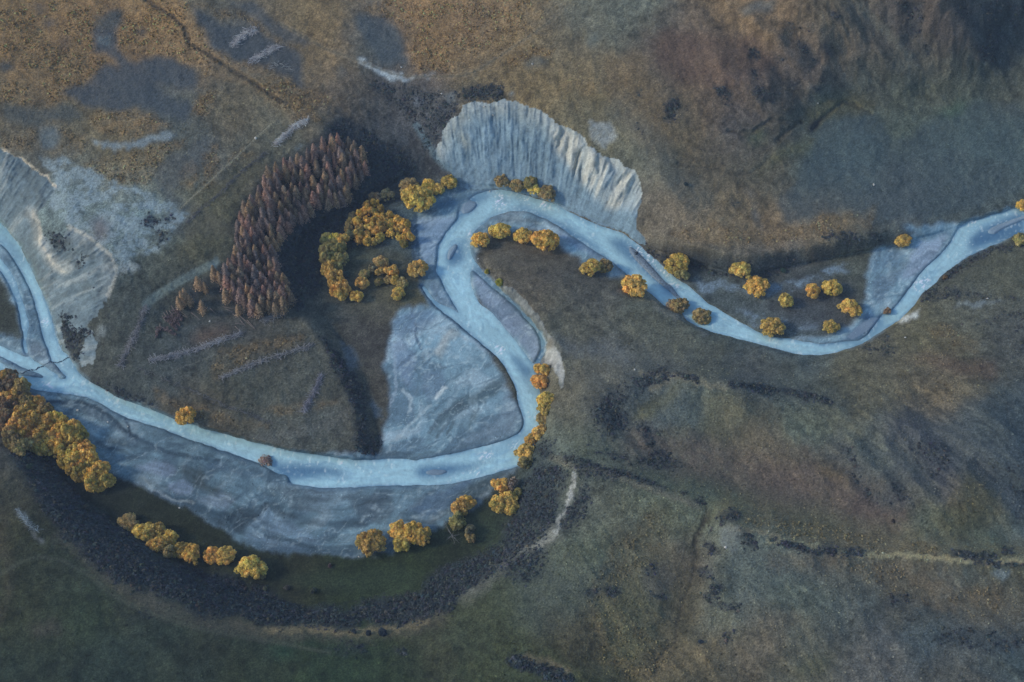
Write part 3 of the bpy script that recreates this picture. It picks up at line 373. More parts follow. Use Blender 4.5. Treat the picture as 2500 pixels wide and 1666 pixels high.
# scrub ground (the shrubs themselves are planted below)
SCR = [("6 60,40 300,100 400,250 560,420 640,480 860,640 1080,800 1500,900 1700,960 1800,1040 1950,1100 2352,1090 7 0,1090 280,1030 600,1000 620,920 850,800 1000,740 1110,700 1130,560 1210,430 1230,320 1320,190 1340,60 1440,0 1420,110 1500,200 1540,300 1480,450 1400,560 1350,660 1180,760 1000,900 870,1020 740,1120 580,1170 400,1200 0,1225 6 2100,1220 1620,1200 1560,1150 1240,1130 1080,1030 840,1000 700,900 600,800 420,640 280,480 150,260 60,120", 1.0),
 ("7 1480,520 1600,330 1640,260 1680,300 1650,500 1500,590 1450,640", .8), ("7 1080,830 1300,700 1400,680 1380,860 1330,920 1200,930 1100,870", .75), ("7 0,1330 150,1300 270,1340 250,1380 0,1360", .8), ("6 2040,1340 2200,1300 2352,1320 2352,1380 2100,1380", .8),
 ("0 2050,760 2352,800 2352,1568 2200,1568 1960,1568 1720,1500 1900,1400 2200,1330 2340,1100 2330,940 2150,800", .95), ("1 0,780 150,800 300,880 470,960 600,1080 450,1130 430,1200 250,1240 180,1330 0,1500", .95), ("4 0,0 60,60 0,180 3 2020,170 2080,300 2040,480 1900,600 1830,560 1830,440 1760,300 1700,100 1720,0 0 1800,1500 1 0,1400", .95),
 ("1 520,560 760,580 870,600 820,720 730,820 700,920 620,960 560,800 380,620 250,560 260,520 370,530", .6), ("1 860,570 980,540 1060,530 1120,600 1110,640 1020,640 930,640 870,650 840,620", .85), ("3 2020,740 2090,760 2180,900 2290,1040 2352,1200 4 110,1050 230,1150 240,1350 330,1400 300,1500 220,1560 160,1500 190,1300 150,1180 60,1020 0,860", .9),
 ("3 390,600 450,620 480,740 530,830 520,900 470,900 430,850 400,740", .9), ("3 640,1060 760,1080 900,1130 1000,1200 900,1200 700,1120 560,1030", .75), ("3 300,80 430,120 450,190 370,210 300,140", .7), ("3 460,270 570,210 590,250 500,340 470,330", .6), ("3 570,430 640,440 630,490 580,490", .5), ("0 900,1390 960,1370 1020,1420 970,1470 910,1450", .9), ("3 980,90 1040,80 1060,150 1000,180", .7), ("0 1030,1400 1100,1370 1140,1400 1080,1450", .4), ("3 500,700 560,690 580,740 500,860 470,780", .8),
 ("5 -300,150 0,170 300,230 600,290 830,250 1100,170 1360,110 1470,120 1480,160 1360,190 1200,230 950,300 830,350 700,390 560,380 350,370 200,330 0,280", .62), ("5 1060,110 1200,90 1360,105 1300,150 1100,140", .6), ("5 1630,530 1700,480 1830,360 1960,270 2100,210 2352,150 2352,200 2150,230 1990,330 1800,430 1760,460 2050,480 2300,520 2352,540 2000,500 1750,540", .7), ("5 1250,840 1480,740 1500,800 1560,920 1450,880", .45),
 ("2 370,540 450,550 500,620 480,700 400,650", .9), ("2 600,590 700,540 770,590 760,640 650,650", .85), ("2 60,640 130,640 130,780 70,780 50,700", .9), ("2 580,420 650,440 660,500 610,500", .7), ("2 840,510 930,490 950,540 880,570", .8), ("2 590,310 660,310 670,370 610,370", .8), ("2 760,360 860,350 860,390 760,430", .8), ("2 890,270 960,280 1000,340 1010,400 950,360", .8), ("2 1030,270 1090,260 1140,340 1120,370 1060,330", .8), ("2 1080,60 1150,80 1170,150 1120,130", .7), ("2 1500,0 1700,0 1710,100 1680,230 1620,250 1590,100", .8), ("2 1690,300 1780,290 1800,350 1700,340", .7), ("2 1850,0 1990,0 2050,110 2130,210 2080,240 1970,150", .7), ("2 2060,0 2220,0 2190,150 2230,300 2290,430 2180,440 2050,350 2020,290 2130,250 2100,120", .75), ("2 2240,0 2352,0 2352,240 2290,200 2230,90", .7), ("2 1000,540 1080,560 1070,610 1010,590", .6), ("1 1955,590 1985,590 1990,640 1960,630", .9), ("1 2150,650 2220,640 2230,780 2160,770 2150,700", .85), ("1 1945,780 2010,790 2010,850 1950,840", .8), ("2 840,150 1000,130 1000,220 870,220", .4), ("2 470,1270 550,1280 550,1320 480,1310", .6),
 ("4 1700,1230 1800,1150 2000,1040 2120,1000 2000,1090 1850,1230 1900,1330 1800,1360 1700,1350", .75), ("4 2000,1350 2080,1330 2140,1360 2080,1440 2000,1420", .75), ("5 460,1070 600,1080 720,1110 860,1100 1000,1140 1120,1190 1000,1180 850,1130 700,1130", .8), ("5 0,960 160,990 300,1060 150,1010 0,1010", .6), ("4 1580,1400 1700,1430 1760,1500 1640,1500", .4), ("7 1600,60 1900,90 1960,200 2100,130 2200,180 2150,220 1950,180 1700,110", .55), ("7 2010,130 2150,130 2220,180 2140,220 2020,190", .7), ("7 1420,80 1600,120 1700,180 1880,250 1860,290 1700,260 1500,170 1420,120", .6),
 ("8 350,530 480,490 520,540 430,590 380,660 340,600", .9), ("8 340,690 400,690 380,760 340,760", .8), ("8 540,640 600,640 600,690 560,690", .7), ("8 760,650 860,680 1050,750 950,740 840,700", .85), ("8 1060,720 1140,700 1150,750 1090,750", .7), ("8 1190,720 1280,710 1300,760 1200,750", .7), ("8 1900,740 2000,750 2160,740 2180,790 2030,790", .8), ("8 2150,800 2330,800 2200,830", .5), ("8 280,840 350,830 340,890 290,880", .7), ("8 350,980 400,960 400,1010 340,1050", .6), ("8 400,1050 480,1060 470,1100 410,1100", .5), ("8 480,1080 560,1060 540,1140 500,1140", .6), ("8 380,1290 440,1280 450,1330 390,1330", .5), ("8 230,330 320,400 320,470 260,440", .4),
 ("7 1150,1410 1260,1400 1280,1430 1350,1460 1480,1480 1600,1568 1400,1540 1330,1480 1190,1480", .85), ("7 1370,860 1390,830", .5), ("7 1790,960 1860,940 1860,1000 1800,1010", .6), ("7 2000,870 2080,770 2100,820 2040,900", .45), ("7 2050,1000 2120,1000 2110,1050", .6), ("7 380,1350 500,1340 540,1390 400,1390", .6), ("8 0,80 120,80 130,200 0,200", .7), ("8 1480,300 1560,280 1600,400 1520,450 1450,400", .3), ("5 1900,700 2100,650 2352,560 2352,900 2230,900 2150,780 2200,720", .25), ("8 1150,20 1230,50 1340,250 1280,220 1180,90", .5), ("8 1560,20 1750,20 1900,100 1860,290 1760,260 1650,130", .45), ("8 2100,190 2250,290 2352,400 2352,180 2200,150", .35), ("8 1480,1020 1620,1000 1640,1080 1500,1090", .45), ("8 1820,1220 2050,1200 2352,1290 2352,1350 2100,1400 1830,1330", .4), ("5 380,1040 620,1090", .4), ("6 780,1230 900,1110 1000,1140", .2)]
SCS = [("q 1000,200 1150,212 1280,232 1380,255 1460,282", 14, .95), ("q 760,150 850,178", 12, .9), ("q 690,150 600,195 520,230 440,275 390,340", 34, .75), ("q 450,290 480,360 460,400", 60, .7), ("q 400,370 460,410", 50, .7), ("q 610,400 640,450", 40, .8), ("q 230,522 330,548 420,595 520,612 650,655 700,680", 15, .85), ("q 760,690 800,700", 10, .8), ("q 840,730 880,745", 9, .8), ("q 600,530 740,550", 44, .75), ("q 930,870 960,820 1020,800", 30, .9), ("q 905,940 930,965", 26, .85), ("q 1060,890 1110,930", 26, .7), ("q 1200,912 1300,942 1400,975", 16, .98), ("q 1430,955 1480,965", 22, .85), ("q 1530,975 1600,968", 22, .8), ("q 2040,970 2100,985 2200,990", 20, .85), ("q 2130,1015 2250,1030 2400,1020", 11, .85), ("q 2260,960 2290,965", 12, .8), ("q 870,1060 910,1070", 22, .8), ("q 900,1180 950,1130", 26, .75), ("q 920,1205 1060,1230", 22, .6), ("q 960,1380 1000,1350", 20, .5), ("q 350,1160 400,1150", 16, .6), ("q 450,1140 480,1150", 26, .75), ("q 640,1170 680,1180", 22, .7), ("q 0,1470 60,1500 160,1530 260,1568", 26, .9), ("q 1560,600 1640,700 1720,740", 20, .35)]
scrub = np.zeros((NV, NU)); SNO = fbm(X/9, Y/9, 150, 4, .6)
for s, wd, a in SCS: scrub = np.maximum(scrub, stroke(s, wd*.95, .7, 3, 4)*a)
for i_, (s, a) in enumerate(SCR):
    m = poly(s, 4 if i_ < 7 else 2, 12 if i_ < 7 else 8, 9)
    scrub = np.maximum(scrub, m*a)
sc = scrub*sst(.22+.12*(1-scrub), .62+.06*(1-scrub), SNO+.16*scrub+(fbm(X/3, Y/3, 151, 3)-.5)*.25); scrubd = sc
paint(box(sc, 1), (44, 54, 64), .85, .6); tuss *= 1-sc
leafl = poly("2 1060,600 1060,600 1061,601")
# darker blue grey ground under the larch wood
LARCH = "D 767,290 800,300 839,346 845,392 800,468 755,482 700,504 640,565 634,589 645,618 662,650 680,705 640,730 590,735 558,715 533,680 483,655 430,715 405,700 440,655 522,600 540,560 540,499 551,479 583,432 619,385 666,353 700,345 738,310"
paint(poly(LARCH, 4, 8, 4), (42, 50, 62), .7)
# gravel bars
gz = grav
base = np.zeros((NV, NU, 3)) + lin((104, 133, 161))
bt = fbm(X/45, Y/45, 160, 3)[..., None]; base = base*(1+(bt-.5)*.7)
pal = sst(.50, .75, BR)[..., None]; drk = sst(.47, .30, BR)[..., None]
base = base*(1-pal*.55)+lin((136, 158, 184))*pal*.55; base = base*(1-drk*.5)+lin((64, 84, 110))*drk*.5
C = C*(1-gz[..., None])+base*gz[..., None]; grain = grain*(1-gz)+.15*gz; tuss *= 1-gz; scrubd = scrubd*(1-gz)
def gp(s, c, a, soft=2, warp=8, fine=5): paint(poly(s, soft, warp, fine)*np.maximum(gz, .0), c, a)
for s, c, a in [("4 535,0 545,1400 560,240 620,330 700,260 700,180 800,50 830,0", (108, 132, 168), .7), ("4 520,-50 560,100 570,240 600,300 620,480 580,540 480,580 540,300", (72, 98, 128), .8), ("4 640,380 700,400 780,520 850,640 800,600 700,560 640,470", (100, 122, 154), .6), ("1 780,1200 1060,1210 1000,1230 900,1270 830,1300 700,1340 680,1290 760,1280 900,1240 780,1230", (70, 100, 132), .85), ("1 780,1195 1050,1205 1000,1220 800,1225", (112, 136, 160), .5),
   ("4 420,660 560,600 640,580 700,640 600,720 480,760 420,760", (88, 112, 146), .6), ("4 760,720 840,700 860,750 780,780 740,900 680,860 720,780", (132, 148, 166), .7), ("4 900,1130 1100,1030 1160,1000 1170,1050 1050,1150 860,1220 740,1300 640,1420 600,1480 700,1300 800,1180", (66, 86, 104), .8), ("4 900,1330 930,1230 980,1200 940,1300 890,1370", (70, 90, 108), .8), ("4 620,1000 740,980 760,1080 640,1180 600,1120", (84, 104, 134), .5), ("4 380,800 480,760 560,900 520,1100 460,1000", (104, 126, 160), .6), ("4 980,960 1040,930 1050,940 1000,980", (66, 84, 104), .8), ("4 1150,1050 1200,1130 1240,1300 1170,1400 1000,1440 800,1480 900,1400 1080,1300", (110, 130, 156), .5),
   ("4 1000,500 1060,530 1060,570 1010,560", (64, 84, 106), .6), ("4 925,330 1000,420 1120,520 1250,650 1340,770 1350,880 1320,930 1230,810 1100,660 960,530", (116, 134, 166), .65), ("4 960,310 1000,370 1040,420 1000,420 950,350", (110, 130, 158), .7),
   ("3 170,1090 300,1180 450,1300 540,1400 620,1568 6 700,230 640,180 600,80", (58, 78, 104), .75), ("3 260,1160 420,1180 560,1190 720,1300 850,1400 1050,1480 1150,1530 1000,1500 800,1400 640,1300 500,1230 350,1200", (74, 92, 116), .7), ("6 580,40 800,0 900,60 720,90 600,70", (66, 86, 108), .7), ("6 860,180 1050,160 1140,230 1080,270 900,220", (122, 142, 176), .7), ("6 1080,310 1190,270 1240,330 1220,390 1090,350", (128, 148, 184), .75), ("6 1150,180 1300,200 1320,300 1500,370 1560,400 1400,370 1250,330 1180,250", (74, 88, 100), .7), ("6 1260,390 1400,360 1500,400 1450,460 1300,440", (126, 146, 176), .7), ("6 980,360 1100,390 1400,480 1640,440 1740,420 1850,480 2000,540 2352,540 2352,580 2000,560 1820,520 1700,450 1560,560 1560,620 1450,600 1250,500 1100,430", (62, 80, 100), .8),
   ("6 1560,570 1700,440 1800,520 1950,600 2060,700 1900,660 1700,620", (108, 132, 164), .6), ("6 1560,580 1560,660 1700,720 1990,730 1880,680 1700,640", (104, 128, 160), .6), ("6 1800,330 2352,330 7 300,320 150,400 0,470 6 2200,500 1950,480 1800,400", (112, 134, 160), .55), ("7 500,460 700,360 850,300 950,280 850,380 760,470 600,510", (84, 108, 144), .6), ("7 100,380 400,340 420,480 330,560 200,520", (82, 98, 118), .6), ("7 830,370 1000,270 1180,210 1060,330 960,420 900,460 760,500", (64, 80, 94), .75), ("7 600,540 760,480 820,470 640,560", (120, 136, 156), .6), ("7 940,400 1040,320 1060,330 980,410", (116, 134, 156), .6), ("6 2280,780 1700,740 1540,690 1600,670 1700,715 2000,720 7 150,720 200,760", (62, 84, 110), .7), ("6 1650,310 1900,340 2050,400 1900,470 1750,400", (80, 100, 120), .5), ("6 1300,160 1700,220 1840,280 1840,320 1600,260 1300,200", (72, 94, 122), .6),
   ("3 0,190 60,260 120,380 190,520 230,650 250,720 290,800 200,760 160,560 110,430 60,330 0,290", (72, 96, 122), .7), ("3 190,780 260,800 320,880 310,910 220,910 180,850", (88, 104, 126), .8), ("3 60,870 260,1000 330,1030 200,1020 80,960 0,930 0,900", (84, 106, 134), .7), ("3 310,940 370,930 430,1020 350,990", (84, 100, 124), .8), ("3 -300,740 0,760 130,800 150,860 80,850 0,810", (94, 110, 126), .6), ("3 230,400 330,600 380,760 430,880 360,820 300,600", (104, 128, 152), .6),
   ("5 1400,200 1600,200 1560,300 1400,360 1370,300", (92, 120, 152), .6), ("5 1700,150 1890,110 1800,240 1640,380 1560,400 1600,280", (124, 144, 178), .65), ("5 1400,400 1500,360 1600,300 1540,420 1440,560 1380,520", (78, 100, 130), .6), ("5 1220,760 1290,670 1340,620 1450,620 1380,720 1280,790 1180,790", (62, 88, 122), .85), ("5 1290,680 1360,650 1360,700 1300,720", (118, 140, 168), .5), ("5 1640,130 1900,80 1890,110 1700,140", (76, 104, 136), .6),
   ("4 1180,30 1480,100 1640,180 1780,260 1700,260 1600,200 1450,120", (106, 128, 166), .6), ("1 1060,1400 1200,1380 1320,1400 1400,1440 1250,1420 1100,1430", (84, 98, 116), .7)]:
    gp(s, c, a)
# thin threads on the bars
for k in range(26):
    pass
for st, wd, c, a in [("4 598,440 640,520 700,580 760,630 830,680 900,740 960,790 1020,840 1080,890 1130,950", 6, (46, 70, 96), .8), ("4 555,0 560,120 575,240 610,330", 10, (46, 72, 100), .8), ("4 530,100 545,250 600,420 640,500", 7, (56, 82, 110), .6), ("3 290,1180 420,1180 520,1180 600,1210 720,1290 780,1350 870,1410", 8, (52, 72, 96), .8), ("3 800,1290 815,1330 830,1390", 5, (42, 60, 84), .8), ("3 860,1400 1000,1470 1160,1520 1400,1560", 7, (56, 76, 100), .7), ("6 1000,360 1250,440 1450,510 1520,560", 12, (58, 78, 100), .8), ("6 920,270 980,340 1100,400 1240,430", 5, (150, 166, 184), .4), ("6 760,160 860,240 1000,320", 5, (120, 140, 160), .5), ("6 1540,560 1650,500 1700,440", 14, (60, 78, 98), .8), ("6 1700,640 1850,670 2020,720", 8, (64, 84, 106), .7), ("4 560,680 560,760 600,840", 5, (64, 84, 114), .7), ("4 440,1420 560,1300 660,1200", 6, (140, 160, 184), .5), ("4 520,1250 530,1150 480,1100", 7, (142, 162, 186), .6), ("4 690,1150 740,1100 750,1090", 8, (160, 176, 196), .7), ("4 430,900 440,1100 400,1200", 7, (130, 150, 178), .5), ("4 700,860 760,760 800,720", 8, (144, 160, 180), .6), ("4 850,760 950,800 1000,860", 6, (126, 146, 172), .5), ("4 700,1400 800,1260 900,1200 1000,1180", 7, (64, 84, 104), .6), ("4 760,1380 800,1300", 7, (68, 86, 104), .6), ("4 640,1370 740,1250 860,1180", 9, (70, 88, 108), .6)]:
    paint(stroke(st, wd, .6, 4, 4), c, a)
thr = np.abs(fbm((X*.8+Y*.6)/44+WX*.9, (Y*.8-X*.6)/9+WY*1.8, 190, 2)-.5)
th2 = np.abs(fbm((X*.35+Y*.94)/40+WY*.9, (Y*.35-X*.94)/8+WX*1.8, 191, 2)-.5); tn = .45+.55*sst(.4, .6, fbm(X/16, Y/16, 192, 3)); paint(gz*sst(.05, .0, th2)*tn, (72, 96, 120), .32); paint(gz*sst(.04, .0, np.abs(th2-.10))*tn, (140, 162, 186), .24)
paint(gz*sst(.06, .0, thr)*.9, (66, 88, 112), .42); paint(gz*sst(.03, .0, np.abs(thr-.10))*SN2, (150, 172, 196), .4)
# cliffs
def cl(mask, g, gf, bb_, col1, col2):
    global C, grain
    t = np.clip(g*.55+gf*.45, 0, 1)[..., None]; k = mask[..., None]
    c = lin(col1)*(1-bb_[..., None])+lin(col2)*bb_[..., None]; c = c*(1+(sst(.25, .75, t)-.5)*.36+(fbm(X/2, Y/2, 366, 3)[..., None]-.5)*.5+(fbm(X/9, Y/9, 367, 3)[..., None]-.5)*.35)
    C = C*(1-k)+c*k; grain = grain*(1-mask)+.3*mask
yellowcrest = np.zeros((NV, NU))
crest = stroke("1 680,980 700,925 740,820 780,765 840,735 865,665 930,645 1060,655 1210,650 1280,680 1420,750 1455,790 1590,840 1662,930 1745,1000 1900,1060 1990,1150 2005,1230", 46, .9, 6, 4)
dd = stroke("1 1400,800 1500,860 1600,960 1700,1060 1780,1130 1900,1200", 96, .8, 10)*sst(.40, .58, fbm(am*60, rm/180, 333, 3))
lowfade = poly("1 1590,1140 1440,920 1400,820 1340,700 1520,810 1700,945 1900,1060 2010,1230 1990,1320 1900,1340 1780,1320 1660,1200", 4, 6)
pl = np.clip(np.maximum(crest*(.35+.5*gmf), lowfade*(.35+.75*sst(.35, .6, fbm(am*36, rm/260, 335, 3)))), 0, 1)
cl(clm, gm, gmf, pl*.75, (98, 124, 146), (164, 172, 172))
paint(clm*poly("1 780,760 900,680 1200,670 1400,760 1430,900 1300,840 1100,740 900,760 800,900 730,920", 8, 8)*.7, (112, 128, 134), .7)
paint(clm*poly("1 830,860 880,830 920,950 880,940", 4, 6), (150, 156, 146), .5)
paint(stroke("1 790,1080 740,1060 690,1000 640,920 560,800", 14, .8, 3, 3), (84, 110, 128), .6)
pll = np.clip(stroke("3 205,-20 250,60 255,150 320,260 350,300 420,330", 26, .8, 4, 4)*1.1 + stroke("3 450,60 600,150 710,250 740,340 700,470", 46, .9, 6)*.45 + .5*sst(.5, .7, gl)+.15, 0, 1)
cl(cll, gl, glf, pll*.6, (86, 108, 124), (146, 156, 160))
paint(stroke('3 208,-30 245,40 258,110 262,170 300,230 340,290 360,310 410,350', 8, .7, 3, 5)*(.4+.6*SN2), (172, 176, 172), .9)
paint(stroke('3 440,60 600,150 700,240 742,330 720,420 690,510', 8, .7, 3, 4), (160, 166, 164), .7)
paint(cll*sst(.5, .66, fbm(al*22, rl/26, 368, 4))*.6, (70, 80, 82), .6)
cl(clb, fbm(X/4, Y/4, 360, 3), fbm(X/1.6, Y/1.6, 361, 3), poly("4 1400,840 1440,820 1480,860 1515,1000 1505,1080 1470,1000 1430,940 1360,940", 2)*.6+.2*SN2, (86, 96, 102), (156, 166, 174))
paint(clb*poly("4 1400,780 1445,775 1430,830 1395,850", 2, 3), (96, 96, 90), .7)
for s, c, a in [("3 300,80 430,120 450,190 370,210 300,140", (70, 80, 84), .85), ("3 460,270 570,210 590,250 500,340 470,330", (74, 84, 86), .7)]: paint(poly(s, 3, 8, 6)*SN, c, a)
scr = fbm((DW+WX*26)/9+fbm(X/30, Y/30, 198, 2)*5, (U+V*.6)/150+WY, 197, 4, .6); sc2 = fbm((DW+WX*14+WFX*5)/3.2+fbm(X/20, Y/20, 199, 2)*8, (U-V*.5)/90, 194, 3)
fanm = poly(GRAV[0], 6)
barm = poly(GRAV[1], 4)
stw = .30+.42*barm-.12*fanm; C = C*(1-gz*barm*.26)[..., None]
C = C*(1+gz[..., None]*stw[..., None]*(((scr-.5)*1.0+(sc2-.5)*.3)[..., None]))
thn = gz*stw*sst(.03, .0, np.abs(scr-.5))*.6; paint(thn, (74, 98, 122), .6)
C = C*(1-gz[..., None]) + C*gz[..., None]*np.array([.98, 1.06, 1.04])
gmn = lin((98, 126, 154)); spk = fbm(X/1.6, Y/1.6, 195, 3)[..., None]
Cg = gmn*np.maximum(C/gmn, .05)**1.25*1.1*(1+(fbm(X/6, Y/6, 196, 4)[..., None]-.5)*.30+(spk-.5)*.34)*np.array([1.04, 1., .95]); C = C*(1-gz[..., None])+Cg*gz[..., None]
fullcl = np.maximum(np.maximum(clm, cll), clb); tuss *= 1-fullcl; scrubd *= 1-clm; scrubd *= 1-clb
C = C*np.clip(1+rng.normal(0, 1, (NV, NU, 1))*(.12*(1-fullcl)*(1-.6*gz)+.04)[..., None], .5, 1.6)
# wet margin of the gravel
wet = np.clip(box(water, 2)*2.2, 0, 1)*(1-water)*(1-.75*isl)*box(gz, 2)*(.45+.55*sst(.35, .6, fbm(X/12, Y/12, 199, 3))); paint(wet, (52, 80, 108), .38)
paint(gz*sst(16, 3, DW)*sst(.4, .6, fbm(X/16, Y/16, 189, 3)), (72, 100, 128), .5)
paint(isl, (108, 132, 160), .75)
SC = np.clip(C/KL, .006, .85)
# ------------------------------------------------------------------ water colour
depth = sst(.35, .95, box(box(water, 4), 2))
wc = np.zeros((NV, NU, 3)) + lin((144, 187, 211))
wc = wc*(1+(fbm(X/30, Y/30, 400, 3)-.5)[..., None]*.25)
rip = fbm(X/2.2+fbm(X/9, Y/9, 411, 2)*2, Y/2.2, 410, 3)[..., None]
wc = wc*(1+(rip-.5)*.34)
stk = fbm((DI+WX*10)/4.5+fbm(X/26, Y/26, 403, 2)*4, (U+V*.5)/60, 402, 4, .6)[..., None]; wc = wc*(1+(stk-.5)*.34)
std = sst(.56, .72, fbm((DI+WX*16)/9+fbm(X/40, Y/40, 404, 2)*5, (U-V*.4)/110, 405, 3))[..., None]; wc = wc*(1-std*.32)+lin((92, 142, 182))*std*.32
k = ((1-depth)*(.45+.55*sst(.35, .6, fbm(X/22, Y/22, 406, 3))))[..., None]; wc = wc*(1-k*.75)+lin((66, 108, 148))*k*.75
def wp(s, c, a, soft=4, warp=5):
    global wc
    m = np.clip(poly(s, 4, warp, 3)*a, 0, 1)[..., None]; wc = wc*(1-m)+lin(c)*m
dp = (56, 98, 140)
for s, a in [("4 770,230 850,150 870,120 860,260 840,300 790,330 760,280", .8), ("4 830,230 870,220 880,290 840,300", .6), ("1 850,1290 1000,1230 1080,1225 1000,1280 900,1340 850,1400 800,1450", .7), ("1 1080,1230 1250,1250 1400,1330 1250,1320 1150,1290 1060,1300", .25), ("1 1150,1350 1250,1320 1350,1350 1500,1430 1600,1520 1700,1568 1560,1530 1400,1420 1250,1350", .8), ("4 1500,60 1560,70 1700,180 1800,270 1750,255 1640,180", .8), ("4 1780,130 1900,130 2000,230 2100,350 2200,500 2100,420 1980,320 1860,230", .75), ("5 30,400 120,500 230,560 280,600 200,560 60,470", .5), ("4 1020,730 1190,780", .5),
   ("4 1150,880 1200,880 1310,960 1320,1040 1260,1010 1180,930", .7), ("4 1210,940 1330,1000 1340,1180 1300,1130 1230,1040", .4), ("4 1130,1440 1250,1330 1310,1400 1200,1480 1000,1500", .35), ("7 560,200 650,180 900,180 1000,150 900,210 780,250 640,270 560,250", .85), ("6 1700,170 1850,180 2100,190 2250,240 2100,260 1850,290 1760,240", .85), ("7 -50,220 100,235 0,260 6 2250,240", .5), ("7 900,120 1150,60 1200,30 1000,130", .4), ("2 2352,1400 2352,1568 2000,1568 2040,1500 2120,1490 2250,1450", .8), ("5 2000,150 2100,60 2352,-60 2352,60 2080,200 1980,250", .7), ("5 1180,790 1300,740 1440,640 1480,650 1400,740 1200,820 1000,830", .6), ("3 0,60 100,180 180,300 150,330 60,230 0,160", .45), ("3 300,700 340,760 330,800 290,760", .6), ("3 40,340 100,430 130,520 120,600 60,420", .4), ("3 -50,930 100,1010 250,1030 150,1040 50,1010 -50,960", .75), ("4 760,560 830,600 960,740 1000,800 900,720", .3), ("3 380,940 480,930 500,1000 460,1010", .4), ("5 0,560 200,650 140,640", .3), ("5 200,480 300,540 440,640 300,560", .3)]:
    wp(s, dp, a)
wp("4 905,330 960,300 1100,440 1300,640 1400,800 1360,930 1320,940 1370,830 1300,680 1100,500", (66, 92, 122), .85, 1, 1)
foam = np.zeros((NV, NU)); fn = sst(.55, .70, fbm((X+Y)/2.0, (X-Y)/1.0, 420, 3))
for s in ["a 680,740 900,720 1000,780 1000,880 850,890 720,850", "a 1085,370 1190,340 1230,400 1130,410", "a 260,610 420,590 380,640 300,660", "a 700,440 760,450 720,480", "a 2170,1030 2300,1080 2280,1160 2180,1100", "3 240,640 310,660 310,710 270,700", "4 1020,810 1130,830 1140,880 1080,870", "4 870,520 900,530 890,550", "4 1280,1200 1330,1240 1330,1340 1290,1260", "7 960,110 1050,90 1040,150 970,150", "7 750,270 820,260 800,290", "7 940,200 980,210 970,240 920,240", "7 850,220 920,210 900,250", "1 1060,1240 1140,1230 1130,1330 1060,1330", "1 1180,1240 1290,1250 1270,1290", "1 1340,1295 1400,1290 1420,1330 1350,1330", "1 1450,1320 1490,1330 1470,1345", "5 1640,440 1700,380 1760,400 1720,470 1660,480", "4 1890,100 1950,150 2080,270 2190,370 2200,400 2060,300 1930,180", "5 60,400 130,410 200,480 150,470", "5 160,480 180,520", "2 1960,1420 2060,1405 2050,1430 1990,1440", "6 2160,160 2180,160 2190,190 2165,190", "4 880,60 930,120 900,150", "4 780,120 830,150", "7 1170,30 1240,40 1200,80 1170,70", "a 850,520 1000,540 950,570", "4 840,280 860,300", "5 700,760 780,790 800,810 720,780"]:
    if len(P(s)) > 2: foam = np.maximum(foam, poly(s, 2, 4, 4))
fk = (sst(.70, .80, fbm(X/1.3, Y/2.0, 421, 2))*sst(.4, .6, fbm(X/30, Y/30, 422, 3))*.4)[..., None]; wc = wc*(1-fk)+lin((196, 220, 236))*fk  # pale flecks: river sparkle painted into the water colour
fm = (foam*fn)[..., None]*.85; wc = wc*(1-fm)+lin((225, 236, 246))*fm
edgef = (sst(.62, .70, fbm(X/1.5, Y/1.5, 430, 2))*sst(.3, .6, wsoft)*(1-sst(.6, .9, wwide))*.35)[..., None]; wc = wc*(1-edgef)+lin((170, 200, 222))*edgef
WCOL = np.clip(wc/KL, .01, .88)
# ------------------------------------------------------------------ materials
def mat(name, rough=.9, spec=.2):
    m = bpy.data.materials.new(name); m.use_nodes = True; b = m.node_tree.nodes['Principled BSDF']
    b.inputs['Roughness'].default_value = rough; b.inputs['Specular IOR Level'].default_value = spec; return m, m.node_tree, b
def nd(nt, t, **kw):
    n = nt.nodes.new(t)
    for k, v in kw.items(): setattr(n, k, v)
    return n
def ground_mat(name, scale=.9, bump=.5, strength=1.0, rough=.95):
    m, nt, b = mat(name, rough, .15); L = nt.links.new
    at = nd(nt, 'ShaderNodeAttribute', attribute_name='tint'); ag = nd(nt, 'ShaderNodeAttribute', attribute_name='grain'); tc = nd(nt, 'ShaderNodeTexCoord')
    n1 = nd(nt, 'ShaderNodeTexNoise'); n1.inputs['Scale'].default_value = scale; n1.inputs['Detail'].default_value = 5; n1.inputs['Roughness'].default_value = .85; L(tc.outputs['Object'], n1.inputs['Vector'])
    mr = nd(nt, 'ShaderNodeMapRange'); mr.inputs[1].default_value = .3; mr.inputs[2].default_value = .7; mr.inputs[3].default_value = -1.1*strength; mr.inputs[4].default_value = 1.3*strength; L(n1.outputs['Fac'], mr.inputs[0])
    mu = nd(nt, 'ShaderNodeMath', operation='MULTIPLY'); L(mr.outputs[0], mu.inputs[0]); L(ag.outputs['Fac'], mu.inputs[1])
    ad = nd(nt, 'ShaderNodeMath', operation='ADD'); L(mu.outputs[0], ad.inputs[0]); ad.inputs[1].default_value = 1
    vm = nd(nt, 'ShaderNodeVectorMath', operation='SCALE'); L(at.outputs['Color'], vm.inputs[0]); L(ad.outputs[0], vm.inputs['Scale'])
    L(vm.outputs[0], b.inputs['Base Color'])
    bp = nd(nt, 'ShaderNodeBump'); bp.inputs['Strength'].default_value = bump; bp.inputs['Distance'].default_value = .8; L(n1.outputs['Fac'], bp.inputs['Height']); L(bp.outputs[0], b.inputs['Normal'])
    return m
M_ground = ground_mat('grassland', 1.1, .8); M_grav = ground_mat('river_gravel', 1.3, .35); M_cliff = ground_mat('bare_silt_cliff', .8, .5); M_track = ground_mat('worn_track', 1., .3)
M_water, nt, b = mat('glacial_water', .28, .35)
at = nd(nt, 'ShaderNodeAttribute', attribute_name='tint'); nt.links.new(at.outputs['Color'], b.inputs['Base Color'])
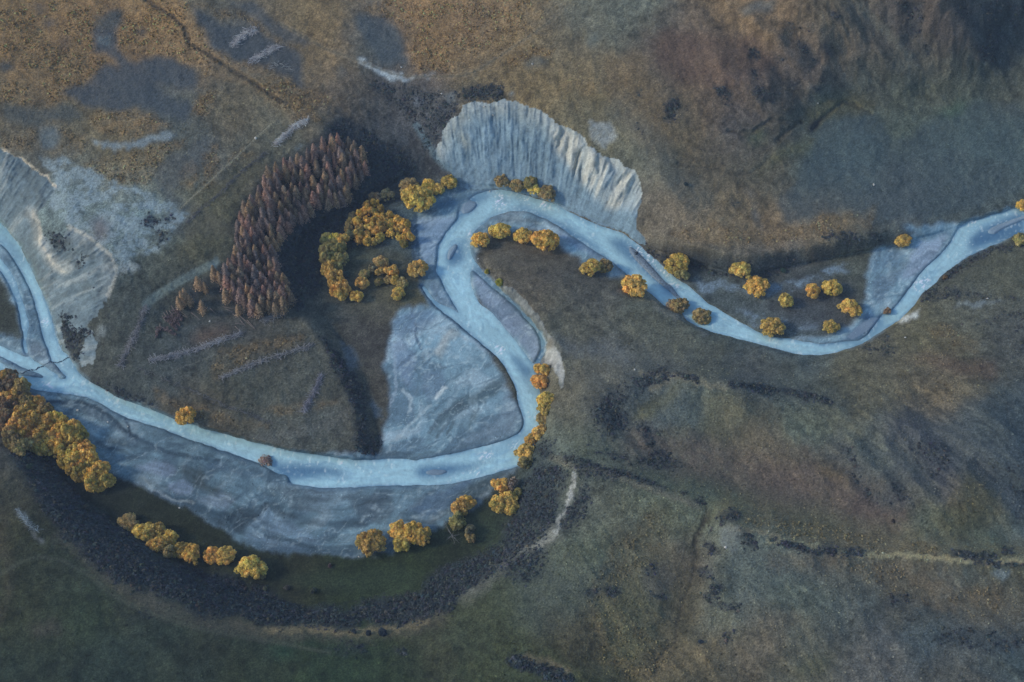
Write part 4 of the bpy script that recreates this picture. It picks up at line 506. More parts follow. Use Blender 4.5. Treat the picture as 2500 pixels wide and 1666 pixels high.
tc = nd(nt, 'ShaderNodeTexCoord'); n1 = nd(nt, 'ShaderNodeTexNoise'); n1.inputs['Scale'].default_value = .55; n1.inputs['Detail'].default_value = 4; nt.links.new(tc.outputs['Object'], n1.inputs['Vector'])
bp = nd(nt, 'ShaderNodeBump'); bp.inputs['Strength'].default_value = .55; bp.inputs['Distance'].default_value = .6; nt.links.new(n1.outputs['Fac'], bp.inputs['Height']); nt.links.new(bp.outputs[0], b.inputs['Normal'])
def tint_mat(name, rough=.85, transl=False):
    m, nt, b = mat(name, rough, .1); L = nt.links.new
    at = nd(nt, 'ShaderNodeAttribute', attribute_name='tint'); oi = nd(nt, 'ShaderNodeObjectInfo')
    vm = nd(nt, 'ShaderNodeVectorMath', operation='MULTIPLY'); L(at.outputs['Color'], vm.inputs[0]); L(oi.outputs['Color'], vm.inputs[1]); L(vm.outputs[0], b.inputs['Base Color'])
    if transl:
        tr = nd(nt, 'ShaderNodeBsdfTranslucent'); mx = nd(nt, 'ShaderNodeMixShader'); mx.inputs[0].default_value = .3
        L(vm.outputs[0], tr.inputs['Color']); L(b.outputs[0], mx.inputs[1]); L(tr.outputs[0], mx.inputs[2]); L(mx.outputs[0], nt.nodes['Material Output'].inputs['Surface'])
    return m
M_leaf = tint_mat('leaf_clumps', .8, True); M_bark = tint_mat('bark'); M_scrub = tint_mat('scrub_foliage'); M_tuft = tint_mat('tussock_blades'); M_wood = tint_mat('bleached_wood'); M_rock = tint_mat('river_stone', .9)
# ------------------------------------------------------------------ meshes
def mkmesh(name, v, f, m, col=None, grn=None, smooth=False):
    """v (n,3), f (k,3|4) arrays -> mesh"""
    me = bpy.data.meshes.new(name); v = np.asarray(v, np.float32); f = np.asarray(f, np.int32); n = f.shape[1]
    me.vertices.add(len(v)); me.vertices.foreach_set('co', v.ravel())
    me.loops.add(f.size); me.loops.foreach_set('vertex_index', f.ravel())
    me.polygons.add(len(f)); me.polygons.foreach_set('loop_start', np.arange(len(f), dtype=np.int32)*n)
    if smooth: me.polygons.foreach_set('use_smooth', np.ones(len(f), bool))
    me.update(calc_edges=True)
    if col is not None:
        a = me.color_attributes.new('tint', 'FLOAT_COLOR', 'POINT'); c = np.ones((len(v), 4), np.float32); c[:, :3] = col; a.data.foreach_set('color', c.ravel())
    if grn is not None:
        a = me.attributes.new('grain', 'FLOAT', 'POINT'); a.data.foreach_set('value', np.asarray(grn, np.float32).ravel())
    me.materials.append(m); return me
def link(name, me, parent=None, **pr):
    o = bpy.data.objects.new(name, me); COL.objects.link(o)
    if parent: o.parent = parent
    for k, v in pr.items(): o[k] = v
    return o
idx = np.arange(NV*NU).reshape(NV, NU)
quads = np.stack([idx[1:, :-1], idx[1:, 1:], idx[:-1, 1:], idx[:-1, :-1]], -1)
cm = lambda m: ((m[1:, :-1]+m[1:, 1:]+m[:-1, 1:]+m[:-1, :-1])/4)
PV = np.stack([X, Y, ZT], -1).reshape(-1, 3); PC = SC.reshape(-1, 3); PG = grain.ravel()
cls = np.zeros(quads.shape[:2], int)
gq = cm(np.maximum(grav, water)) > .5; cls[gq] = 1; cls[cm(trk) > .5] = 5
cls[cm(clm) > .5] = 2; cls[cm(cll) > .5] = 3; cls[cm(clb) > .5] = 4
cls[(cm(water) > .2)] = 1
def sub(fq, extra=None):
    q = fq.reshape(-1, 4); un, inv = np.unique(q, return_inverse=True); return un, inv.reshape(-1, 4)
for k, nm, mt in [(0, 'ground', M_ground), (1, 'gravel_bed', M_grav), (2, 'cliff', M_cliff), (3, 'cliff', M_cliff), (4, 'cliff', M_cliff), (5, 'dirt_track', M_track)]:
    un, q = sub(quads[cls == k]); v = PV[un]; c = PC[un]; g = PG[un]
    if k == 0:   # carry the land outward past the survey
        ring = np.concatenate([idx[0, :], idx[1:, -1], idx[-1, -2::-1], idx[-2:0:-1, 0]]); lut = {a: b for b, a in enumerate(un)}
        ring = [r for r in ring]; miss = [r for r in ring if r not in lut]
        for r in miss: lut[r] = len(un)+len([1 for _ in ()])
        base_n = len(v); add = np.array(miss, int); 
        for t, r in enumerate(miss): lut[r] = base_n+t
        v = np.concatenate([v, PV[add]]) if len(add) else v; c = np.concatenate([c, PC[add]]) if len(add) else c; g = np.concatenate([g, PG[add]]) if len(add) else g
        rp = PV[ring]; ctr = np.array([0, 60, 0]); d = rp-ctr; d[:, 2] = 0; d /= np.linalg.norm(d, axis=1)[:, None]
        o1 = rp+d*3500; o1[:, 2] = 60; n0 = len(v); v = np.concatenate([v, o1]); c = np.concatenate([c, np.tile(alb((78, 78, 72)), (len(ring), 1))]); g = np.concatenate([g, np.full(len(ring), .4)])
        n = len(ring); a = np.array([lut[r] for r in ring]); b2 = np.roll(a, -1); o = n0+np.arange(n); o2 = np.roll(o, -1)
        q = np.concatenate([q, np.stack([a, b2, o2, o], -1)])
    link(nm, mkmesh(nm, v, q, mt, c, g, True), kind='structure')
# river surface
wq = cm(box(water, 1)) > .08
un, q = sub(quads[wq]); uu, vv = U.ravel()[un], V.ravel()[un]
wx, wy = unproj(uu, vv, 0.02); wz = .02+(fbm(wx/2.5, wy/2.5, 500, 2)-.5)*.10 + foam.ravel()[un]*fn.ravel()[un]*.12
link('river', mkmesh('river', np.stack([wx, wy, wz], -1), q, M_water, WCOL.reshape(-1, 3)[un], None, True), kind='structure')
# ------------------------------------------------------------------ planted cover
def cell_area():
    dx = np.gradient(X, axis=1); dy = np.gradient(Y, axis=0); return np.abs(dx*dy)
AREA = cell_area(); inview = ((U > -120) & (U < 2620) & (V > -90) & (V < 1750)).astype(float)
def sow(dens, cap):
    lam = np.maximum(np.nan_to_num(dens*AREA*inview), 0); tot = lam.sum()
    if tot > cap: lam *= cap/tot
    n = rng.poisson(lam); jj, ii = np.nonzero(n); rep = n[jj, ii]; jj = np.repeat(jj, rep); ii = np.repeat(ii, rep)
    fu = ii+rng.random(len(ii)); fv = jj+rng.random(len(jj)); fu = np.minimum(fu, NU-1.01); fv = np.minimum(fv, NV-1.01)
    a = fu.astype(int); b = fv.astype(int); x = fu-a; y = fv-b
    def bl(F): return (F[b, a]*(1-x)+F[b, a+1]*x)*(1-y)+(F[b+1, a]*(1-x)+F[b+1, a+1]*x)*y
    return np.stack([bl(X), bl(Y), bl(ZT)], -1), b, a
def quadcloud(ctr, dirs, size, col, up_=None):
    """square leaf clumps at ctr, facing dirs"""
    n = len(ctr); d = dirs/np.linalg.norm(dirs, axis=1)[:, None]
    r = rng.normal(size=(n, 3)); t = np.cross(d, r); t /= np.linalg.norm(t, axis=1)[:, None]; b = np.cross(d, t)
    s = size[:, None]; v = np.stack([ctr-t*s-b*s*.8, ctr+t*s-b*s*.6, ctr+t*s*.7+b*s, ctr-t*s*.8+b*s*.7], 1).reshape(-1, 3)
    return v, np.arange(n*4).reshape(n, 4), np.repeat(col, 4, 0)
# scrub
pos, b, a = sow(scrubd*(1-box(isl, 2))*1.3*(grav < .5)*(water < .2), 50000)
n = len(pos); rad = (.30+.62*rng.random(n)**2)*(.75+.5*scrubd[b, a]); K = 11
th = rng.uniform(0, 2*np.pi, (n, K)); ph = np.arccos(rng.uniform(-.1, 1, (n, K)))
dr = np.stack([np.sin(ph)*np.cos(th), np.sin(ph)*np.sin(th), np.cos(ph)], -1)
ctr = pos[:, None, :]+dr*rad[:, None, None]*np.array([1.1, 1.1, .7])*rng.uniform(.7, 1.1, (n, K, 1)); 
cb = .62*(.5*alb((72, 84, 98))+.5*np.minimum(SC[b, a]*1.35, .12))*rng.uniform(.55, 1.35, (n, 1)); cb = cb*(1+rng.normal(0, .08, (n, 3))); cb[rng.random(n) < .16] *= np.array([1.6, 1.35, 1.0])
cc = np.repeat(cb, K, 0).reshape(n, K, 3)*rng.uniform(.75, 1.3, (n, K, 1))
v, f, c = quadcloud(ctr.reshape(-1, 3), (dr+[0, 0, .45]+rng.normal(0, .35, dr.shape)).reshape(-1, 3), np.repeat(rad*.42, K), cc.reshape(-1, 3))
link('scrub', mkmesh('scrub', v, f, M_scrub, np.clip(c, .005, .6)), kind='stuff', label='dark matted scrub covering the terrace slopes, gullies and hollows', category='scrub')
# tussock
dens = (tuss*.9+.05+.13*poly('q -100,300 900,50 2500,-100 2500,1700 -100,1700', 20))*(1-scrubd)*(1-grav)*(water < .1)*(1-fullcl)*hill*(fbm(X/14, Y/14, 600, 3) > .36)
pos, b, a = sow(dens*.9, 95000)
n = len(pos); K = 5; th = rng.uniform(0, 2*np.pi, (n, K)); rad = rng.uniform(.26, .62, n)*(.7+.7*tuss[b, a])
dr = np.stack([np.cos(th)*.7, np.sin(th)*.7, np.full((n, K), .8)], -1)
ctr = pos[:, None, :]+dr*rad[:, None, None]*.8
cb = SC[b, a]*(.7+1.5*rng.random((n, 1))**1.6)*np.array([1.06, 1.03, .92]); cc = np.repeat(cb, K, 0)*rng.uniform(.8, 1.25, (n*K, 1))
v, f, c = quadcloud(ctr.reshape(-1, 3), (dr+rng.normal(0, .4, dr.shape)).reshape(-1, 3), np.repeat(rad*.55, K), cc)
link('tussock_grass', mkmesh('tussock_grass', v, f, M_tuft, np.clip(c, .01, .5)), kind='stuff', label='straw coloured tussock grass tufts over the hills and terraces', category='grass')
# loose stones on the bars and cliff foot
pos, b, a = sow((grav*.05+clm*.05+sst(.3, .6, box(water, 3))*(1-water)*.25)*(water < .1), 9000)
n = len(pos); OCT = np.array([[1, 0, 0], [0, 1, 0], [-1, 0, 0], [0, -1, 0], [0, 0, .8], [0, 0, -.5]]); OF = np.array([[0, 1, 4], [1, 2, 4], [2, 3, 4], [3, 0, 4], [1, 0, 5], [2, 1, 5], [3, 2, 5], [0, 3, 5]])
sz = rng.uniform(.15, .42, n)**1.0; v = (pos[:, None, :]+OCT[None]*sz[:, None, None]*rng.uniform(.6, 1.3, (n, 6, 1))).reshape(-1, 3); f = (OF[None]+np.arange(n)[:, None, None]*6).reshape(-1, 3)
c = np.repeat(SC[b, a]*rng.uniform(.5, 1.9, (n, 1)), 6, 0)
link('loose_stones', mkmesh('loose_stones', v, f, M_rock, np.clip(c, .01, .7)), kind='stuff', label='loose pale and dark stones strewn over the gravel bars', category='stones')
# ------------------------------------------------------------------ trees
def tube(path, r0, r1, n=6):
    path = np.array(path, float); v = []; f = []
    for i, p in enumerate(path):
        d = path[min(i+1, len(path)-1)]-path[max(i-1, 0)]; d /= np.linalg.norm(d)+1e-9
        a = np.cross(d, [.31, .2, .93] if abs(d[2]) < .9 else [1, 0, 0]); a /= np.linalg.norm(a); b = np.cross(d, a); r = r0+(r1-r0)*i/(len(path)-1)
        for k in range(n):
            t = 2*math.pi*k/n; v.append(p+r*(a*math.cos(t)+b*math.sin(t)))
    for i in range(len(path)-1):
        for k in range(n): f.append([i*n+k, i*n+(k+1) % n, (i+1)*n+(k+1) % n, (i+1)*n+k])
    return np.array(v), np.array(f)
def join(ps):
    V_ = []; F_ = []; o = 0
    for v, f in ps: V_.append(v); F_.append(f+o); o += len(v)
    return np.concatenate(V_), np.concatenate(F_)
def sph(n):
    p = rng.normal(size=(n, 3)); return p/np.linalg.norm(p, axis=1)[:, None]
def willow_proto(k, lobes, lr, leafs, flat=.8, gap=.0):
    """unit crown: radius about 1, base at z=0, top about 1.5; lobes are rounded leaf clumps"""
    pts = []; 
    ex = rng.uniform(.86, 1.16)
    for i in range(lobes):
        for _ in range(40):
            d = sph(1)[0]; d[2] = abs(d[2])*1.0-.25; rr = rng.uniform(.55, .92); p = np.array([d[0]*rr*ex, d[1]*rr/ex, .62+d[2]*rr*flat])
            if all(np.linalg.norm(p-q) > lr*.85 for q in pts): break
        pts.append(p)
    V_ = []; F_ = []; C_ = []; o = 0
    for p in pts:
        r = lr*rng.choice([.6, .8, 1.0, 1.25, 1.4]); m = int(leafs*(.5+.5*(r/lr)**2)); d = sph(m); d[:, 2] = np.where(d[:, 2] < -.35, -d[:, 2], d[:, 2])
        rr = rng.uniform(.72, 1.06, (m, 1)); q = p+d*r*rr*np.array([1, 1, 1.08])
        tone = rng.uniform(.78, 1.22)*(1+rng.normal(0, .03, 3)); c = np.tile(tone, (m, 1))*rng.uniform(.6, 1.4, (m, 1))
        hue = rng.normal(0, .07, (m, 1)); c = c*np.concatenate([1+hue*.3, 1-hue*.3, 1-hue], 1)
        v, f, cc = quadcloud(q, d+rng.normal(0, .45, d.shape), rng.uniform(.6, 1.2, m)*r*.30, c)
        V_.append(v); F_.append(f+o); C_.append(cc); o += len(v)
    crown = mkmesh('crown', np.concatenate(V_), np.concatenate(F_), M_leaf, np.clip(np.concatenate(C_), .1, 2))
    ps = [tube([[0, 0, -.15], [.01, 0, .2], [.02, .01, .45]], .055, .04)]
    for p in pts[::2]:
        ps.append(tube([[.0, 0, .22], [p[0]*.4, p[1]*.4, .3+p[2]*.25], [p[0]*.85, p[1]*.85, p[2]*.95]], .028, .008, 4))
    v, f = join(ps); trunk = mkmesh('trunk', v, f, M_bark, np.tile(alb((88, 82, 80)), (len(v), 1)), None, True)
    return crown, trunk
WP = [willow_proto(0, 52, .21, 80), willow_proto(1, 60, .19, 75), willow_proto(2, 46, .22, 85), willow_proto(3, 66, .18, 66), willow_proto(4, 54, .20, 75, .9), willow_proto(5, 58, .19, 70, .75)]
WS = [willow_proto(5, 28, .29, 85, 1.05), willow_proto(6, 24, .31, 90, 1.1), willow_proto(7, 32, .27, 80, 1.0), willow_proto(8, 30, .28, 80, .9)]
WT = [willow_proto(8, 30, .25, 22, 1.0), willow_proto(9, 34, .24, 20, 1.0)]     # half bare
def larch_proto(k):
    V_ = []; n = 1150; t = rng.random(n)**.8; z = .16+.84*t; r0 = (1-t)**.72*.19*(.75+.25*np.sin(z*46+rng.uniform(0, 6)))+.008
    th = rng.uniform(0, 2*np.pi, n); rr = r0*rng.uniform(.45, 1.12, n)*(1+.22*np.sin(th*3+k))
    q = np.stack([rr*np.cos(th), rr*np.sin(th), z-rr*.35], -1); d = np.stack([np.cos(th), np.sin(th), np.full(n, .55)], -1)
    c = np.ones((n, 3))*rng.uniform(.5, 1.5, (n, 1))
    v, f, cc = quadcloud(q, d+rng.normal(0, .5, d.shape), rng.uniform(.010, .024, n), c)
    crown = mkmesh('crown', v, f, M_leaf, cc)
    ps = [tube([[0, 0, -.03], [0, 0, .5], [0, 0, .97]], .013, .002)]
    for i in range(14):
        a = rng.uniform(0, 6.28); zz = rng.uniform(.12, .7); L = .15*(1-zz)+.02; ps.append(tube([[0, 0, zz], [math.cos(a)*L, math.sin(a)*L, zz+.01]], .003, .001, 3))
    v, f = join(ps); trunk = mkmesh('trunk', v, f, M_bark, np.tile(alb((118, 110, 108)), (len(v), 1)))
    return crown, trunk
LP = [larch_proto(k) for k in range(5)]
def plant(name, proto, x, y, z, sx, sz, crowncol, label, cat, group=None, rot=None, tilt=(0, 0)):
    e = bpy.data.objects.new(name, None); COL.objects.link(e); e.location = (x, y, z); e.rotation_euler = (tilt[0], tilt[1], rng.uniform(0, 6.28) if rot is None else rot); e.scale = (sx, sx, sz)
    e.empty_display_size = .1
    e['label'] = label; e['category'] = cat
    if group: e['group'] = group
    if len(label.split()) > 16: print('LONG', len(label.split()), label)
    c = link('crown', proto[0], e); c.color = (*crowncol, 1)
    t = link('trunk', proto[1], e); t.color = (1, 1, 1, 1)
    return e
COLS = {'y': (172, 144, 78), 'o': (172, 140, 78), 'g': (160, 138, 76), 'm': (134, 118, 80), 'v': (130, 120, 78), 'b': (120, 100, 78), 'p': (140, 124, 112), 'n': (160, 136, 78), 'k': (106, 102, 80)}
CN = {'y': 'golden yellow', 'o': 'bright orange', 'g': 'yellow green', 'm': 'dull brownish', 'v': 'olive green', 'b': 'brown', 'p': 'pinkish bare', 'n': 'amber', 'k': 'grey green'}
LEAFK = 1.42
KF = np.array([.66, .70, .84])
def albf(c): return np.clip(lin(c)/KF, .004, .85)
def leafcol(ch, j=.10): return np.clip(albf(COLS[ch])*LEAFK*(1+rng.normal(0, j)), .02, .9)*(1+rng.normal(0, .03, 3))
def pxm(v, z=0):
    x0, _ = unproj(1250, v, z); x1, _ = unproj(1350, v, z); return (x1-x0)/100
def willow(t, cx, cy, w_, h_, ch, label, group='willows along the river'):
    q = P(f"{t} {cx},{cy}")[0]; k = TILE[t][2]; m = pxm(q[1]); rad = w_*k*m*.5*1.0
    proto = WT if ch == 'p' else (WP if rad > 4.2 else WS)
    pr = proto[int(rng.integers(len(proto)))]
    # seen height = ellipse of crown: solve vertical scale from outline height
    hs = h_*k*m; szr = max(.75, min(1.5, (hs*.5/rad)))*rad
    lift = szr*.70; x, y, z = base_of(q[0], q[1], lift)
    return plant('willow_tree', pr, x, y, z-.05, rad*.98, szr*1.0, leafcol(ch), label, 'tree', group)
W = [
 ('1', 520, 1180, 130, 110, 'm', 'brownish willow with an orange left edge, behind the biggest willow of the top bend'),
 ('1', 570, 1270, 215, 195, 'g', 'biggest yellow green willow outside the top river bend, left of the grey cliff'),
 ('1', 645, 1182, 95, 85, 'y', 'small golden willow right beside the biggest willow of the top bend'),
 ('1', 705, 1208, 80, 75, 'n', 'small amber willow just below the one at the left end of the cliff foot'),
 ('1', 770, 1160, 112, 112, 'g', 'round yellow green willow at the left end of the grey cliff foot'),
 ('1', 1112, 1155, 112, 92, 'm', 'leftmost dull willow of the row standing on the cliff scree'),
 ('1', 1205, 1182, 95, 75, 'm', 'second willow from the left in the row on the cliff scree'),
 ('1', 1295, 1165, 90, 80, 'v', 'olive willow in the middle of the row on the cliff scree'),
 ('1', 1320, 1212, 85, 70, 'y', 'small golden willow at the water edge of the row on the cliff scree'),
 ('1', 1405, 1232, 132, 110, 'm', 'rightmost and widest willow of the row on the cliff scree'),
 ('1', 380, 1248, 95, 90, 'k', 'faded grey green willow with one yellow tuft beside the dark scrub above the mid grove'),
 ('1', 300, 1262, 85, 75, 'b', 'nearly bare brown willow in the dark scrub above the mid grove'),
 ('4', 975, 142, 122, 125, 'y', 'leftmost golden willow on the inside of the top bend, at the water edge'),
 ('4', 1105, 86, 142, 128, 'y', 'second golden willow from the left on the inside of the top bend'),
 ('4', 1245, 116, 118, 118, 'y', 'third golden willow from the left on the inside of the top bend'),
 ('4', 1388, 152, 172, 185, 'y', 'largest golden willow on the inside of the top bend, rightmost of four'),
 ('4', 570, 332, 136, 130, 'n', 'round amber willow alone at the head of the pale gravel fan'),
 ('4', 1683, 316, 138, 130, 'g', 'yellow green willow, left one of the pair on the right arm south bank'),
 ('4', 1770, 312, 108, 132, 'm', 'dull willow, right one of the pair on the right arm south bank'),
 ('4', 1962, 432, 165, 170, 'y', 'tall golden willow leaning over the right arm south bank, below the willow pair'),
 ('4', 2225, 292, 178, 120, 'g', 'yellow green willow on the north bank where the dark scarp meets the river'),
 ('4', 2262, 372, 90, 90, 'v', 'small olive willow just below the one where the dark scarp meets the river'),
 ('4', 2245, 568, 140, 125, 'm', 'dull golden willow hanging over the right arm, left of a matching round one'),
 ('4', 2190, 560, 70, 75, 'p', 'thin half bare willow left of a dull golden one on the right arm'),
 ('5', 300, 636, 130, 115, 'm', 'round dull golden willow hanging over the right arm, last on that bank'),
 ('5', 545, 322, 165, 130, 'g', 'tall yellow willow with a ragged crown at the scarp foot of the right flat'),
 ('5', 648, 436, 158, 120, 'o', 'bright orange willow of the right flat, next to the tall ragged yellow one'),
 ('5', 832, 537, 94, 102, 'n', 'small amber willow alone in the middle of the right flat'),
 ('5', 1000, 472, 112, 115, 'y', 'left one of the touching pair of willows on the right flat'),
 ('5', 1132, 452, 132, 120, 'y', 'right one of the touching pair of willows on the right flat'),
 ('5', 1245, 582, 150, 122, 'y', 'golden willow at the right edge of the flat beside the fan shaped gravel bar'),
 ('5', 750, 696, 156, 115, 'n', 'wide amber willow at the river edge of the right flat'),
 ('5', 1118, 700, 108, 95, 'n', 'small amber willow near the river at the lower right of the flat'),
 ('5', 1580, 146, 118, 78, 'n', 'low amber willow at the top of the right gravel bar'),
 ('5', 2325, 145, 90, 85, 'v', 'green willow at the right edge of the photo on the south bank'),
 ('2', 2342, 1312, 80, 72, 'y', 'yellow willow at the right edge of the photo on the north bank'),
 ('4', 1370, 975, 105, 90, 'y', 'topmost golden willow on the east bank below the small white cliff'),
 ('4', 1362, 1052, 125, 110, 'o', 'orange willow second from the top on the east bank below the white cliff'),
 ('4', 1390, 1160, 115, 105, 'y', 'golden willow third from the top on the east bank below the white cliff'),
 ('4', 1388, 1222, 110, 95, 'g', 'yellow green willow halfway down the east bank row'),
 ('4', 1380, 1280, 95, 80, 'm', 'dull willow at the lower end of the upper east bank row'),
 ('4', 1352, 1376, 105, 90, 'n', 'amber willow leaning right, below the gap in the east bank row'),
 ('4', 1305, 1420, 95, 80, 'n', 'amber willow at the river edge just below the one leaning right'),
 ('4', 1265, 1502, 145, 125, 'n', 'large brownish amber willow at the lower end of the east bank row'),
 ('7', 1262, 165, 90, 80, 'm', 'dull lower crown under the large amber willow ending the east bank row'),
 ('7', 1100, 310, 110, 120, 'o', 'bright orange willow topping the big clump on the lower bank'),
 ('7', 1175, 305, 95, 120, 'p', 'thin greyish half bare willow behind the big clump on the lower bank'),
 ('7', 1155, 395, 120, 120, 'y', 'golden willow in the middle of the big clump on the lower bank'),
 ('7', 1085, 430, 110, 120, 'n', 'amber willow at the lower left of the big clump on the lower bank'),
 ('7', 1165, 455, 110, 95, 'g', 'yellow green willow at the lower right of the big clump on the lower bank'),
 ('7', 1215, 355, 60, 70, 'v', 'small olive willow on the right side of the big clump on the lower bank'),
 ('7', 880, 420, 120, 105, 'y', 'golden willow top right of the trio beside the bare dead tree'),
 ('7', 840, 455, 115, 100, 'n', 'amber willow top left of the trio beside the bare dead tree'),
 ('7', 828, 542, 115, 115, 'v', 'olive willow directly above the bare dead tree'),
 ('7', 905, 595, 75, 85, 'k', 'faded willow right of the olive one near the dead tree'),
 ('7', 910, 645, 70, 70, 'm', 'small dull willow lowest of those near the dead tree'),
 ('7', 275, 672, 188, 180, 'n', 'amber willow left of the pair on the lower bank, with an orange edge'),
 ('7', 455, 600, 150, 150, 'y', 'golden willow, left crown of the wide pair member on the lower bank'),
 ('7', 540, 612, 150, 160, 'y', 'golden willow, middle crown of the wide clump on the lower bank'),
 ('7', 610, 640, 110, 140, 'g', 'yellow green willow at the right side of the wide clump on the lower bank'),
 ('7', 475, 690, 110, 110, 'g', 'low yellow green willow at the front of the wide clump on the lower bank'),
 ('6', 815, 548, 140, 90, 'm', 'flat olive brown willow at the upper left start of the diagonal row'),
 ('6', 920, 615, 150, 140, 'y', 'second willow of the diagonal row, broad and golden'),
 ('6', 1000, 600, 110, 110, 'n', 'amber willow of the diagonal row against the second one'),
 ('6', 1000, 690, 140, 130, 'g', 'yellow green willow low in the diagonal row'),
 ('6', 1085, 650, 110, 110, 'y', 'golden willow at the upper middle of the diagonal row'),
 ('6', 1070, 735, 100, 110, 'm', 'dull willow hanging low at the middle of the diagonal row'),
 ('6', 1150, 720, 120, 110, 'g', 'yellow green willow right of the middle of the diagonal row'),
 ('6', 1225, 745, 140, 150, 'y', 'broad golden willow in the right half of the diagonal row'),
 ('6', 1350, 760, 120, 120, 'g', 'yellow green willow next to last in the diagonal row'),
 ('6', 1430, 755, 135, 120, 'y', 'golden willow at the right end of the diagonal row'),
 ('6', 1605, 840, 195, 165, 'y', 'large golden willow standing alone right of the diagonal row'),
 ('6', 1660, 880, 70, 70, 'm', 'small dull willow against the right side of the lone large one'),
 ('3', 1180, 1272, 135, 130, 'o', 'lone orange willow leaning over the water of the lower left reach'),
 ('6', 1692, 158, 92, 80, 'p', 'pinkish nearly bare willow on the gravel edge in the lower reach'),
 ('5', 1480, 602, 48, 58, 'b', 'small bare brown willow standing at the inlet beside the water'),
 ('4', 235, 366, 72, 62, 'm', 'small dull willow top left in the loose cluster left of the fan'),
 ('4', 220, 425, 88, 84, 'n', 'amber willow left in the loose cluster left of the fan'),
 ('4', 340, 288, 92, 92, 'm', 'dull willow topmost in the loose cluster left of the fan'),
 ('4', 290, 325, 60, 60, 'k', 'faded willow beside the topmost one of the loose cluster'),
 ('4', 335, 350, 66, 66, 'n', 'amber willow below the topmost one of the loose cluster'),
 ('4', 325, 416, 54, 54, 'm', 'small round willow in the middle of the loose cluster'),
 ('4', 405, 345, 88, 100, 'o', 'bright orange willow at the right of the loose cluster'),
 ('4', 388, 400, 60, 56, 'm', 'small dull willow under the bright orange one in the loose cluster'),
 ('4', 430, 405, 58, 78, 'g', 'narrow yellow green willow in the right of the loose cluster'),
 ('4', 477, 420, 74, 76, 'm', 'dull willow at the far right of the loose cluster'),
 ('4', 445, 486, 104, 88, 'g', 'yellow green willow lowest at the right of the loose cluster'),
 ('4', 185, 508, 86, 80, 'y', 'golden willow standing alone below the tall column of willows'),
]
for t, x, y, w_, h_, ch, lb in W: willow(t, x, y, w_, h_, ch, lb)
# groves: crowns strewn over an outline, each told apart by its place in the grove
def inside(p, x, y):
    c = False; n = len(p)
    for i in range(n):
        x0, y0 = p[i][:2]; x1, y1 = p[(i+1) % n][:2]
        if (y0 > y) != (y1 > y) and x < (x1-x0)*(y-y0)/(y1-y0)+x0: c = not c
    return c
def strew(pl, dist, tries=9000, holes=()):
    p = P(pl); hs = [P(h) for h in holes]; out = []
    for _ in range(tries):
        x = rng.uniform(p[:, 0].min(), p[:, 0].max()); y = rng.uniform(p[:, 1].min(), p[:, 1].max())
        if inside(p, x, y) and not any(inside(h, x, y) for h in hs) and all(((x-a)/1.0)**2+((y-b)/.95)**2 > dist*dist for a, b in out): out.append((x, y))
    return sorted(out)
ORD = 'leftmost,second,third,fourth,fifth,sixth,seventh,eighth,ninth,tenth,eleventh,twelfth,thirteenth,fourteenth,fifteenth,sixteenth,seventeenth,eighteenth,nineteenth,twentieth'.split(',')
def nth(i):
    if i < 20: return ORD[i]
    return ['twenty', 'thirty', 'forty', 'fifty', 'sixty', 'seventy'][(i+1)//10-2] + ('-'+['', 'first', 'second', 'third', 'fourth', 'fifth', 'sixth', 'seventh', 'eighth', 'ninth'][(i+1) % 10] if (i+1) % 10 else 'th')
def grove(pl, dist, wpx, colf, where, group, holes=()):
    pts = strew(pl, dist, holes=holes)
    for i, (u, v) in enumerate(pts):
        ch = colf(u, v); m = pxm(v); rad = wpx*rng.uniform(.85, 1.2)*m*.5; sz = rad*rng.uniform(1.1, 1.5)
        x, y, z = base_of(u, v, sz*.75); pr = WS[int(rng.integers(4))]
        k = nth(i); k = k if i == 0 else k+' from the left'
        plant('willow_tree', pr, x, y, z-.05, rad, sz, leafcol(ch, .12), f"{CN[ch]} willow, {k}, in the {where}", 'tree', group)
def cg(u, v):   # dense grove at the left edge: brown to amber to yellow green toward the lower right
    t = (u+(v-900)*.55)/330; r = rng.random()
    if t < .30: return 'b' if r < .6 else ('m' if r < .85 else 'n')
    if t < .60: return 'n' if r < .45 else ('m' if r < .8 else 'o')
    return 'y' if r < .35 else ('g' if r < .85 else 'n')
grove("d -110,80 0,75 80,85 200,165 290,240 320,340 470,380 570,520 680,580 830,660 950,770 1000,900 1060,1050 1170,1150 1270,1300 1260,1400 1140,1460 1080,1380 940,1290 830,1160 700,1060 650,970 400,930 200,940 110,780 30,620 0,540 -110,500", 19, 40, cg, 'dense grove at the left edge', 'dense left edge grove')
def cf(u, v):
    r = rng.random()
    if u < 865 and v < 590: return 'm' if r < .3 else ('k' if r < .75 else 'v')
    return 'y' if r < .5 else ('g' if r < .8 else 'n')
grove("f 900,580 1050,580 1060,690 1240,720 1360,810 1330,930 1500,930 1620,980 1740,1180 1680,1360 1560,1370 1430,1240 1220,1280 1130,1400 1040,1440 900,1350 620,1300 500,1270 530,1100 550,900 700,800 870,780", 15.5, 24, cf, 'mid grove beside the upper gravel bar', 'mid grove beside the gravel bar', holes=["f 880,1060 1080,1060 1080,1130 900,1160"])
def cb_(u, v):
    r = rng.random()
    if v > 655: return 'o' if r < .7 else 'n'
    return 'v' if r < .45 else ('g' if r < .85 else 'y')
grove("3 2080,130 2190,130 2190,290 2150,380 2205,480 2195,510 2145,500 2105,390 2065,220", 17, 32, cb_, 'tall column left of the clearing', 'tall willow column')
